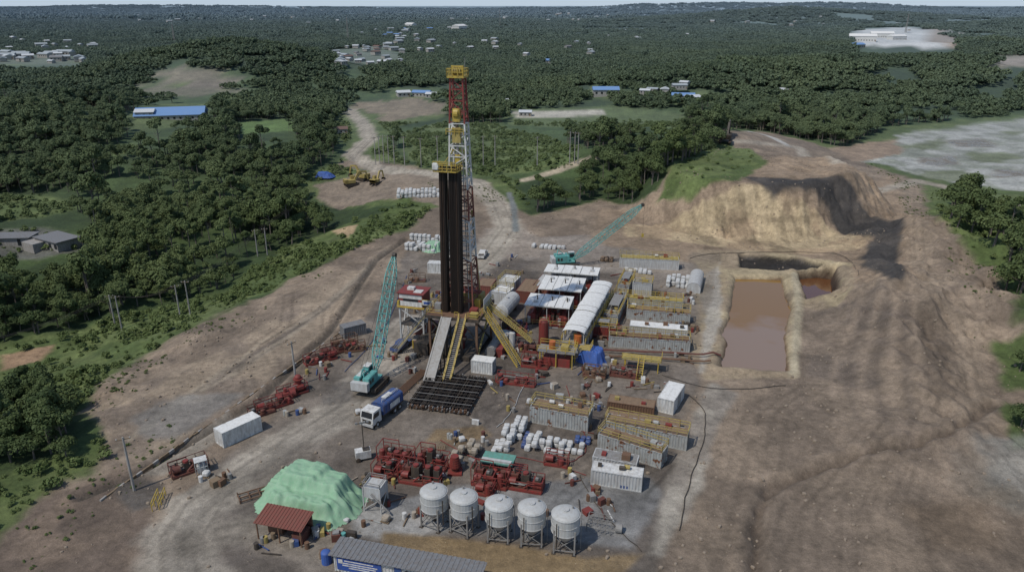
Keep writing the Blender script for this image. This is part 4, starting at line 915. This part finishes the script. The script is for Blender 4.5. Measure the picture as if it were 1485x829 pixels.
for (u,v) in ((670,640),(768,585),(845,575),(868,553),(300,690),(493,775),(470,805),(870,660),(640,650),(560,755),(520,600)):
    b=MB()
    for k in range(5): b.box((-.5+k*.25,0,.12),(.16,1.1,.04),WOOD)
    for k in (-.45,0,.45): b.box((0,k,0),(1.15,.1,.12),WOOD)
    if random.random()<.7: b.pillow((0,0,.16),(1,1,.7),random.choice([TAN,BAG,RUST]))
    pl(b,'pallet',u,v,random.uniform(-.4,.4))
# red shed
b=MB(); L,W=6.6,3.2
for x in (-3,0,3):
    for y in (-1.4,1.4): b.beam((x,y,0),(x,y,2.5+.35*(y>0)),.14,RUST)
b.add([(-L/2,-W/2,2.45),(L/2,-W/2,2.45),(L/2,W/2,3.05),(-L/2,W/2,3.05),(-L/2,-W/2,2.52),(L/2,-W/2,2.52),(L/2,W/2,3.12),(-L/2,W/2,3.12)],[(3,2,1,0),(4,5,6,7),(0,1,5,4),(1,2,6,5),(2,3,7,6),(3,0,4,7)],MAROON)
for k in range(15): x=-L/2+.2+k*(L-.4)/14; b.beam((x,-W/2,2.55),(x,W/2,3.15),.06,MAROON)
b.box((2.2,0,0),(1.4,2,1.3),DRED); b.box((-1.5,.5,0),(2,1,.9),RUST); b.box((0,1.45,0),(L*.9,.05,2.4),DRED)
pl(b,'red_roofed_shed',415,776)
b=MB()
for k in range(3): b.beam((-2,-.9+k*.9,.3),(2,-.9+k*.9,.3),.14,RUST)
for k in range(4): b.beam((-2+k*1.33,-.9,.3),(-2+k*1.33,.9,.3),.14,RUST)
for x in (-2,2):
    for y in (-.9,.9): b.beam((x,y,0),(x,y,.6),.14,RUST)
b.obj('steel_frame',tuple(G(369,718)),rad(30))
pl(skid(5,1.8,61,DRED,1.6),'pump_skid',275,682,rad(38))
b=MB(); 
for k in range(2): b.rail([(-.8,-.7+k*1.4,0),(.8,-.7+k*1.4,0)],WHITE,2,.08,.5)
b.rail([(-.8,-.7,0),(-.8,.7,0)],WHITE,2,.08,.5); b.rail([(.8,-.7,0),(.8,.7,0)],WHITE,2,.08,.5); b.box((0,0,.1),(1.2,1,1.1),LGREY); b.box((0,0,2),(1.7,1.5,.08),WHITE); pl(b,'gas_bottle_cage',293,683,rad(30))
for (u,v) in ((226,730),(236,728)):
    b=MB(); b.rail([(0,-1.6,0),(0,1.6,0)],YEL,1.3,.09,1.0); pl(b,'yellow_barrier',u,v,rad(10))
for (u,v,L,s,rz,mt) in ((398,590,6,71,38,RED),(425,572,5,72,38,RED),(465,524,6,74,35,RED),(485,512,5,75,35,DRED),(500,500,5,76,35,RUST),(380,600,4,77,38,DRED),(515,508,4,78,20,RUST),(605,408,4,79,5,RUST)):
    pl(skid(L,1.5,s,mt,1.2),'blowout_preventer_skid',u,v,rad(rz))
b=MB(); b.cyl((0,0,0),(0,0,2.6),.55,RED,n=14); b.cyl((0,0,1.1),(0,0,1.35),.9,RED,n=14); b.cyl((0,0,2.2),(0,0,2.4),.85,RED,n=14); b.cyl((-1.3,0,.7),(1.3,0,.7),.32,RED,n=10); b.dome((0,0,2.6),.6,.5,RED,12); b.obj('blowout_preventer',tuple(G(434,566)),0)
b=MB(); b.cyl((-1.6,0,.7),(1.6,0,.7),.7,RED,n=16); b.box((0,0,0),(2.6,1.2,.3),DRED); b.cyl((0,0,1.3),(0,0,2.0),.3,RED); b.obj('red_tank',tuple(G(415,578)),rad(35))
b=MB()
for k in range(60): b.beam((-30+k,0,-.1),(-29+k,random.uniform(-.1,.1),-.1+random.uniform(0,.1)),.25,WOOD if k%3 else CONC,.5)
p=G(480,492);q=G(195,692); c=(p+q)/2; b.obj('timber_kerb',(c.x,c.y,.1),math.atan2(p.y-q.y,p.x-q.x))
# container office at the front
p=G(483,802,2.6); q=G(690,840,2.6); d=q-p; L=d.length; rz=math.atan2(d.y,d.x); c=(p+q)/2+Vector((-d.y,d.x,0)).normalized()*1.3
b=MB(); a=L/2
b.corr((-a,-1.3,0),(a,-1.3,0),.1,2.5,WHITE); b.corr((a,1.3,0),(-a,1.3,0),.1,2.5,BLUE); b.corr((-a,1.3,0),(-a,-1.3,0),.1,2.5,BLUE); b.corr((a,-1.3,0),(a,1.3,0),.1,2.5,WHITE)
n=int((L+1)/.28)
for k in range(n): b.box((-a-.5+(k+.5)*(L+1)/n,0,2.52+.05*(k%2)),((L+1)/n,3.3,.07),GREY2)
b.box((-a+3.2,-1.36,.5),(5.6,.05,1.7),MED)
for k,(zz,ln) in enumerate(((1.85,3.6),(1.5,4.6),(1.2,4.2),(.9,2.6))): b.box((-a+3.2,-1.40,zz),(ln,.03,.13),WHITE)
b.box((-a+.9,-1.41,1.5),(.55,.03,.55),WHITE)
for k in range(3): b.box((-a+8+k*3,-1.35,.2),(.9,.06,2.1),BLUE); b.box((-a+9.4+k*3,-1.35,1.1),(1.1,.06,.9),GLASS)
b.obj('site_office_building',(c.x,c.y,0),rz)
b=MB(); b.cyl((0,0,0),(0,0,1.5),.6,LBLUE,n=14); b.dome((0,0,1.5),.6,.3,LBLUE,14); b.obj('water_drum',tuple(G(474,815)),0)
b=MB(); b.box((0,0,0),(1.1,.9,1.0),DRED); b.cyl((.9,0,0),(.9,0,.9),.3,TEAL); b.box((0,0,1.0),(.8,.6,.2),STEEL); b.obj('generator',tuple(G(488,782)),.2)
# light tower
b=MB(); b.box((0,0,.4),(2.2,1.3,1.2),WHITE); b.cyl((-.8,-.8,.35),(-.8,-.6,.35),.35,RUB,n=12); b.cyl((-.8,.8,.35),(-.8,.6,.35),.35,RUB,n=12); b.beam((.2,0,1.6),(.2,0,6),.12,DARK)
b.beam((-.7,0,6),(1.1,0,6),.08,DARK)
for x in (-.6,.0,.5,1.0): b.box((x,-.1,6),(.35,.2,.3),STEEL)
b.box((.5,0,1.6),(1,1,.1),DARK); b.beam((1.1,0,.45),(2.2,0,.3),.1,DARK); b.obj('light_tower',tuple(G(527,665)),rad(20))
def pole(h=9,arms=1):
    b=MB(); b.cyl((0,0,-.5),(0,0,h),.2,CONC,.13,8)
    for k in range(arms): b.beam((-.9,0,h-.4-k*.9),(.9,0,h-.4-k*.9),.12,WOOD); [b.cyl((x,0,h-.35-k*.9),(x,0,h-.15-k*.9),.06,WHITE,n=6) for x in (-.8,0,.8)]
    return b.mesh('utility_pole')
PM=pole(10,1)
PP=[(168,476),(177,478),(262,462),(276,456),(374,372),(388,370)]
for (u,v) in PP+[(545,240),(551,238),(557,237),(564,238),(572,238),(587,240),(611,243),(635,240),(701,240),(718,240),(779,244),(826,238),(833,238),(838,238),(195,712),(430,560)]:
    c=GT(u,v); put(PM,'utility_pole',(c[0],c[1],zt(*c)),random.random(),scale=(1,1,.85 if v>300 else 1.2))
b=MB()
def wire(p,q,zp,zq):
    for k in (-.7,0,.7):
        P0=Vector((p[0]+k,p[1],zp));Q0=Vector((q[0]+k,q[1],zq)); pr=P0
        for j in range(1,9):
            t=j/8; e=P0.lerp(Q0,t)-Vector((0,0,4*t*(1-t)*1.6)); b.beam(pr,e,.045,DARK); pr=e
LP=[GT(-60,560),GT(172,477),GT(269,460),GT(381,371),GT(545,240)]
for k in range(4): wire(LP[k],LP[k+1],zt(*LP[k])+8.4,zt(*LP[k+1])+(8.4 if k<3 else 11.8))
b.obj('power_line')
# ------------------------------------------------------------------ crawler cranes
def crane(name,base,rz,tip,blen_seg=16):
    em=bpy.data.objects.new(name,None); sc.collection.objects.link(em); em.location=base; em.rotation_euler=(0,0,rz)
    b=MB()
    for y in (-1.9,1.9):
        n=10; b.box((0,y,.15),(4.6,.75,.9),DARK)
        for x in (-2.3,2.3): b.cyl((x,y-.375,.6),(x,y+.375,.6),.5,DARK,n=14)
        for k in range(16): b.box((-2.4+k*.32,y,1.05),(.2,.85,.08),RUB)
        for k in range(6): b.cyl((-1.8+k*.72,y-.42,.4),(-1.8+k*.72,y+.42,.4),.2,RUST,n=8)
    b.box((0,0,.5),(2.4,3.2,.6),DARK); b.cyl((0,0,1.1),(0,0,1.4),1.1,DARK,n=18); b.obj('crawler_tracks',parent=em)
    b=MB(); b.box((-.8,0,1.4),(5.2,2.9,.3),TEAL); b.box((-1.5,-.85,1.7),(3.4,1.1,1.5),TEAL); b.box((-1.5,.85,1.7),(3.4,1.1,1.5),TEAL); b.box((-1.4,0,1.7),(3.0,.55,1.0),DARK)
    b.cyl((-.6,-.3,2.4),(-.6,.3,2.4),.5,STEEL,n=14); b.box((-3.7,0,1.2),(.9,3.1,1.5),LGREY)
    for k in (-1.0,-.2): b.box((-1.5+k,-1.42,2.0),(.5,.04,.7),DARK)
    b.box((-1.5,-.85,3.2),(2.2,.8,.08),TEAL); b.box((-1.5,.85,3.2),(2.2,.8,.08),WHITE); b.obj('house_body',parent=em)
    b=MB(); b.box((1.3,1.05,1.5),(1.5,1.0,1.9),TEAL); b.box((2.07,1.05,2.1),(.04,.85,1.1),GLASS); b.box((1.4,1.57,2.2),(1.1,.04,.9),GLASS); b.box((1.4,.53,2.2),(1.1,.04,.9),GLASS); b.box((1.3,1.05,3.4),(1.6,1.1,.08),WHITE); b.obj('cab',parent=em)
    t=Vector(tip)-Vector(base); C,S=math.cos(-rz),math.sin(-rz); tl=Vector((t.x*C-t.y*S,t.x*S+t.y*C,t.z)); f=Vector((1.6,0,1.8))
    b=MB(); b.lattice(f,tl,1,1,blen_seg,TEAL,t=.13,wm=1.5)
    b.cyl(tl+Vector((0,-.3,0)),tl+Vector((0,.3,0)),.45,DARK,n=12)
    gan=Vector((-2.4,0,4.6)); b.beam((-3,.6,1.7),gan,.16,TEAL); b.beam((-3,-.6,1.7),gan,.16,TEAL); b.beam((-.6,.6,3),gan,.12,TEAL); b.beam((-.6,-.6,3),gan,.12,TEAL)
    for y in (-.35,.35): b.cyl(gan+Vector((0,y,0)),tl+Vector((0,y,0)),.03,DARK,n=4)
    hk=tl+Vector((.5,0,-min(9,tl.z*.5))); b.cyl(tl+Vector((.5,0,0)),hk,.03,DARK,n=4); b.box(hk-Vector((0,0,.8)),(.5,.4,.9),YEL)
    b.obj('lattice_boom',parent=em)
b0=G(538,560)
tip=Vector((b0.x+3.3,b0.y+11.5,0)); a_,bb_,cc_=ray(572,370); t_=tip.y/bb_; tip.z=H+cc_*t_; tip.x=a_*t_
crane('crawler_crane',(b0.x,b0.y,0),math.atan2(tip.y-b0.y,tip.x-b0.x),tip)
b0=G(822,386); tip=Vector((0,b0.y+3,0)); a_,bb_,cc_=ray(932,297); t_=tip.y/bb_; tip.z=H+cc_*t_; tip.x=a_*t_
crane('crawler_crane',(b0.x,b0.y,0),math.atan2(tip.y-b0.y,tip.x-b0.x),tip)
# ------------------------------------------------------------------ truck
b=MB()
b.box((0,0,.75),(8.4,.9,.3),DARK)
for x in (3.1,-1.6,-3.0):
    for y in (-1.05,1.05): b.cyl((x,y-.17,.52),(x,y+.17,.52),.52,RUB,n=16); b.cyl((x,y*1.02-.18,.52),(x,y*1.02+.18,.52),.22,LGREY,n=10)
vs=[]
for y in (-1.2,1.2): vs+=[(2.0,y,.75),(4.2,y,.75),(4.25,y,1.9),(3.95,y,3.0),(2.1,y,3.05)]
b.add(vs,[(4,3,2,1,0),(5,6,7,8,9),(0,1,6,5),(1,2,7,6),(2,3,8,7),(3,4,9,8),(4,0,5,9)],WHITE)
b.add([(4.262,-1.05,1.95),(4.262,1.05,1.95),(4.0,1.0,2.85),(4.0,-1.0,2.85)],[(0,1,2,3)],GLASS)
for y in (-1.215,1.215): b.add([(2.6,y,1.9),(4.0,y,1.9),(3.85,y,2.7),(2.6,y,2.7)],[(0,1,2,3)],GLASS)
b.box((4.27,0,1.0),(.06,1.6,.6),DARK); b.box((4.3,0,.5),(.2,2.4,.4),LGREY); b.box((4.3,-.95,.95),(.08,.3,.2),WHITE); b.box((4.3,.95,.95),(.08,.3,.2),WHITE)
b.box((4.2,-1.4,2.1),(.1,.2,.5),DARK); b.box((4.2,1.4,2.1),(.1,.2,.5),DARK)
b.box((-1.2,0,1.05),(5.8,2.4,.2),DARK); b.box((-1.3,0,1.25),(5.4,2.4,1.5),BLUE)
for k in range(8): b.box((-3.9+k*.74,0,1.26),(.1,2.5,1.5),BLUE)
b.arch(-4.0,1.4,1.2,2.75,.4,BLUE,8,seg=1,ends=True); b.box((-1.3,0,3.15),(2,.9,.12),WHITE); b.rail([(-3.5,.5,3.1),(.8,.5,3.1)],WHITE,.5,.05); b.box((-1.6,-1.28,1.5),(2.6,.04,.9),WHITE); b.box((-1.6,1.28,1.5),(2.6,.04,.9),WHITE)
b.obj('tanker_truck',tuple(G(556,603)),math.atan2(-1.0,-.5))
def pickup(col,cargo=None):
    b=MB(); vs=[]
    for y in (-.9,.9): vs+=[(-2.6,y,.45),(2.6,y,.45),(2.6,y,.95),(1.4,y,1.1),(.8,y*.88,1.7),(-.7,y*.88,1.7),(-.9,y,1.1),(-2.6,y,1.1)]
    b.add(vs,[tuple(range(7,-1,-1)),tuple(range(8,16))]+[(i_,(i_+1)%8,(i_+1)%8+8,i_+8) for i_ in range(8)],col)
    b.add([(1.42,-.8,1.12),(1.42,.8,1.12),(.86,.72,1.66),(.86,-.72,1.66)],[(0,1,2,3)],GLASS)
    for y in (-.895,.895): b.add([(-.7,y,1.15),(1.2,y,1.15),(.75,y*.93,1.6),(-.6,y*.93,1.6)],[(0,1,2,3)],GLASS)
    b.box((-1.75,0,1.02),(1.5,1.5,.1),DARK)
    for x in (-1.6,1.6):
        for y in (-.85,.85): b.cyl((x,y-.12,.36),(x,y+.12,.36),.36,RUB,n=14)
    return b
pickup(BLUE).obj('pickup_truck',tuple(G(582,505)),rad(65)); pickup(WHITE).obj('pickup_truck',tuple(G(700,372)),rad(80))
def excav(col):
    b=MB()
    for y in (-1.1,1.1):
        b.box((0,y,.1),(3.4,.55,.7),DARK); [b.cyl((x,y-.27,.45),(x,y+.27,.45),.42,RUB,n=12) for x in (-1.7,1.7)]
    b.cyl((0,0,.8),(0,0,1.05),.8,DARK,n=14); b.box((-.6,0,1.05),(3.2,2.4,.9),col); b.box((-1.7,0,1.1),(1.0,2.4,1.1),col)
    b.box((.6,.75,1.4),(1.3,.9,1.6),col); b.box((1.26,.75,1.9),(.04,.8,1.0),GLASS); b.box((.6,1.21,1.9),(1.0,.04,.9),GLASS)
    b.beam((.9,-.2,1.6),(2.6,-.2,4.2),.45,col,.6); b.beam((2.6,-.2,4.2),(4.6,-.2,4.0),.4,col,.5); b.beam((4.6,-.2,4.1),(5.2,-.2,1.6),.32,col,.4); b.cyl((1.4,-.2,1.6),(2.9,-.2,3.6),.1,STEEL); b.cyl((3,-.2,4.6),(4.7,-.2,4.6),.09,STEEL)
    b.add([(4.9,-.8,1.6),(5.6,-.8,1.4),(5.4,-.8,.6),(4.5,-.8,.7),(4.9,.4,1.6),(5.6,.4,1.4),(5.4,.4,.6),(4.5,.4,.7)],[(0,1,2,3),(7,6,5,4),(1,5,6,2),(2,6,7,3),(0,4,5,1)],DARK)
    return b.mesh('excavator')
E1=excav(DYEL);E2=excav(DARK)
for (u,v,e,r_,s) in ((510,270,E1,.5,1.3),(526,262,E1,2.6,1.3),(545,268,E1,1.2,1.1),(1052,207,E2,1.2,1.8)):
    c=GT(u,v); put(e,'excavator',(c[0],c[1],zt(*c)),r_,scale=(s,s,s))
# ------------------------------------------------------------------ buildings beyond
def house(L,W,h,roof,wall):
    b=MB(); b.box((0,0,-1),(L,W,h+1),wall); e=.5
    b.add([(-L/2-e,-W/2-e,h),(L/2+e,-W/2-e,h),(L/2+e,0,h+W*.2),(-L/2-e,0,h+W*.2),(-L/2-e,W/2+e,h),(L/2+e,W/2+e,h)],[(0,1,2,3),(3,2,5,4),(0,3,4),(1,5,2),(0,4,5,1)],roof)
    for k in range(max(1,int(L/3))):
        x=-L/2+1.5+k*3
        b.box((x,-W/2-.02,1.0),(1.1,.06,1.1),GLASS); b.box((x,W/2+.02,1.0),(1.1,.06,1.1),GLASS)
    b.box((L/2-1,-W/2-.03,0),(.9,.08,2.1),WOOD); return b.mesh('house')
HS=[house(12,8,3.2,RROOF,WALLM),house(14,8,3.5,DROOF,WALLM),house(10,7,3,GREY2,WALLM),house(14,8,3.2,BROOF,WALLM),house(30,14,6,WROOF,WHITE),house(9,7,3,HROOF,WALLM)]
LONG=house(34,17,3.0,BROOF,WALLM)
c=GT(250,170); put(LONG,'blue_roofed_warehouse',(c[0],c[1],zt(*c)-1),rad(14)); c=GT(212,170); put(HS[5],'house',(c[0],c[1],zt(*c)),.2)
for (u,v,i_,s) in ((878,138,3,1.2),(990,146,3,1.0),(1003,148,5,1.0),(612,140,3,.9),(585,140,5,1),(627,142,5,.9),(492,193,0,.7),(1250,60,4,1.5),(1278,55,4,1.4),(1300,58,4,1.1),(1242,70,3,1.2),(762,168,5,.8),(730,150,5,.7),(800,92,3,1.1),(1135,135,5,.8)):
    c=GT(u,v); put(HS[i_],'house',(c[0],c[1],zt(*c)),rad(random.uniform(-20,30)),scale=(s,s,s))
def town(u0,u1,v0,v1,n,sw=(0,1,2,5),lift=1,f=1):
    for _ in range(n):
        u=random.uniform(u0,u1);v=random.uniform(v0,v1); c=GT(u,v); s=random.uniform(.65,1.15)*(1+c[1]/5000)*f
        put(HS[random.choice(sw)],'house',(c[0],c[1],zt(*c)+lift),random.uniform(0,3),scale=(s,s,s))
town(0,125,80,93,30,(1,2,5,1)); town(0,150,60,76,12,(1,5),4,.8); town(485,590,66,100,32,(0,1,1,2,5,5),2,.75); town(560,720,62,82,18,(1,5),5,.8); town(590,690,40,46,5,(4,5),4,.9); town(520,640,46,60,14,(1,3,5),5,.8); town(200,460,24,38,12,(1,5),6,.8); town(440,900,13,34,40,(1,5,5),6,.85); town(1000,1400,24,50,9,(1,5),5,.8); town(880,1000,46,62,5,(1,5),5,.7); town(900,1060,120,150,5,(1,5),3,.7); town(750,870,60,90,7,(1,2,5),4,.7)
for (u,v,h_) in ((505,60,40),(253,60,28),(1313,48,38),(725,40,50)):
    c=GT(u,v); b=MB(); b.lattice((0,0,-2),(0,0,h_),3,.8,16,STEEL,t=.3); b.cyl((0,0,h_),(0,0,h_+4),.15,WHITE); b.box((0,0,h_-2),(2.0,2.0,.3),STEEL); b.obj('telecom_tower',(c[0],c[1],zt(*c)))
c=GT(85,356); b=MB(); b.box((0,0,-1),(12,7,3.6),CONC); b.box((0,0,2.6),(13,8,.25),GREY2); b.box((-4,-5.0,-1),(6,4,3),CONC); [b.box((-4+k*3,-3.53,.5),(1.4,.1,1.4),GLASS) for k in range(4)]; b.obj('concrete_house',(c[0],c[1],zt(*c)),rad(-30))
c=GT(22,352); b=MB(); b.box((0,0,-1),(12,6,3.4),CONC); b.box((0,0,2.4),(13,7,.2),GREY2); b.box((3,-3.03,0),(1,.1,2),GLASS); b.obj('concrete_house',(c[0],c[1],zt(*c)),rad(5))
# ------------------------------------------------------------------ hoses, pipes, site clutter
def tube(name,pts,r,mat,terrain=True,z=.12):
    b=MB(); P=[Vector((*GT(*p),0)) for p in pts]; Q=[]
    for i_ in range(len(P)-1):
        p0=P[max(i_-1,0)];p1=P[i_];p2=P[i_+1];p3=P[min(i_+2,len(P)-1)]
        for k in range(6):
            t=k/6; Q.append(.5*((2*p1)+(p2-p0)*t+(2*p0-5*p1+4*p2-p3)*t*t+(3*p1-p0-3*p2+p3)*t**3)+Vector((random.uniform(-.15,.15),random.uniform(-.15,.15),0)))
    Q.append(P[-1]); hz=ht(np.array([q_.x for q_ in Q]),np.array([q_.y for q_ in Q]))
    for q_,h_ in zip(Q,hz): q_.z=h_+z
    for i_ in range(len(Q)-1): b.cyl(Q[i_],Q[i_+1],r,mat,n=6)
    b.obj(name)
tube('black_hose',[(1000,575),(1022,600),(1018,650),(1000,700),(985,770)],.07,DARK)
tube('black_hose',[(1140,560),(1060,565),(1010,560),(960,545)],.06,DARK)
tube('steel_pipeline',[(860,520),(940,522),(1030,530)],.18,RUST,z=.6); tube('steel_pipeline',[(865,512),(950,516),(1045,520)],.18,DRED,z=.7)
tube('black_hose',[(1000,375),(1040,368),(1160,366),(1225,374),(1245,400)],.06,DARK)
tube('blue_hose',[(590,400),(560,470),(500,540)],.06,BLUE); tube('black_hose',[(840,690),(870,740),(930,800)],.06,DARK); tube('red_hose',[(640,640),(700,670),(760,665),(850,690)],.06,RED)
tube('red_hose',[(820,560),(850,640),(830,670),(800,668)],.06,RED); tube('white_hose',[(760,560),(740,600),(720,620)],.06,LGREY)
b=MB()
for x in (-3,3):
    for y in (-1,1): b.beam((x,y,0),(x,y,2.2),.16,YEL)
b.box((0,0,2.2),(7,2.4,.12),DYEL); b.rail([(-3.5,-1.2,2.3),(3.5,-1.2,2.3),(3.5,1.2,2.3)],YEL,1.1,.08); b.stairs((0,-1.2,2.2),(0,-4.4,0),1,YEL); b.obj('walkway_platform',tuple(G(930,535)),ROT)
b=MB()
for x in (-3,0,3):
    for y in (-1.3,1.3): b.beam((x,y,0),(x,y,3),.18,YEL)
b.box((0,0,3),(7,3,.12),STEEL); b.rail([(-3.5,-1.5,3.1),(3.5,-1.5,3.1),(3.5,1.5,3.1),(-3.5,1.5,3.1)],YEL,1.1,.09); b.box((0,0,0),(5,2,1.6),RED); b.cyl((-1,0,3.1),(-1,0,4.6),.6,ORANGE,n=12); b.box((1.4,0,3.12),(1.4,1.4,.9),DYEL); b.obj('shale_shaker_platform',tuple(G(808,528)),ROT)
cl=[(720,560),(600,540),(735,575),(800,560),(890,560),(860,590),(600,520),(470,545),(455,530),(545,500),(560,520),(1000,440),(985,470),(900,400),(860,400),(760,395),(705,400),(655,640),(700,640),(820,690),(840,700),(560,730),(590,745),(700,740),(880,740),(870,720),(480,770),(505,775),(400,735),(430,600),(610,470),(595,480),(640,470),(780,545),(850,540),(930,560),(960,560),(650,410),(600,395),(585,410),(1000,500),(910,700),(745,590),(690,610),
(660,385),(680,395),(720,385),(740,375),(630,430),(645,440),(600,450),(760,470),(770,480),(735,500),(750,510),(725,520),(840,500),(870,500),(850,560),(820,580),(860,575),(990,520),(1005,480),(1000,430),(960,430),(880,530),(895,525),(940,550),(660,735),(745,745),(800,745),(850,735),(540,760),(620,735),(560,705),(530,700),(640,700),(690,680),(390,790),(385,785),(440,790),(455,780),(340,690),(310,700),(500,505),(480,530),(510,520),(450,545),(845,620),(860,640)]
for i_,(u,v) in enumerate(cl):
    b=MB(); r=random.Random(i_)
    for k in range(r.randint(2,6)):
        x,y=r.uniform(-1.7,1.7),r.uniform(-1.1,1.1); m_=r.choice([RED,DRED,RUST,STEEL,DARK,WOOD,BLUE,WHITE,DYEL,TAN,GREYP])
        t=r.random()
        if t<.35: b.cyl((x,y,0),(x,y,.9),.3,m_,n=12)
        elif t<.65: b.box((x,y,0),(r.uniform(.5,1.4),r.uniform(.4,1.2),r.uniform(.3,1.1)),m_,r.random()); 
        else: b.beam((x-1.2,y,.15),(x+1.2,y+r.uniform(-.8,.8),.15),.13,m_)
    c=G(u,v); b.obj('drums_and_crates',(c.x,c.y,0),r.random()*3)
print('objects',len(bpy.data.objects),'verts',nx*ny)
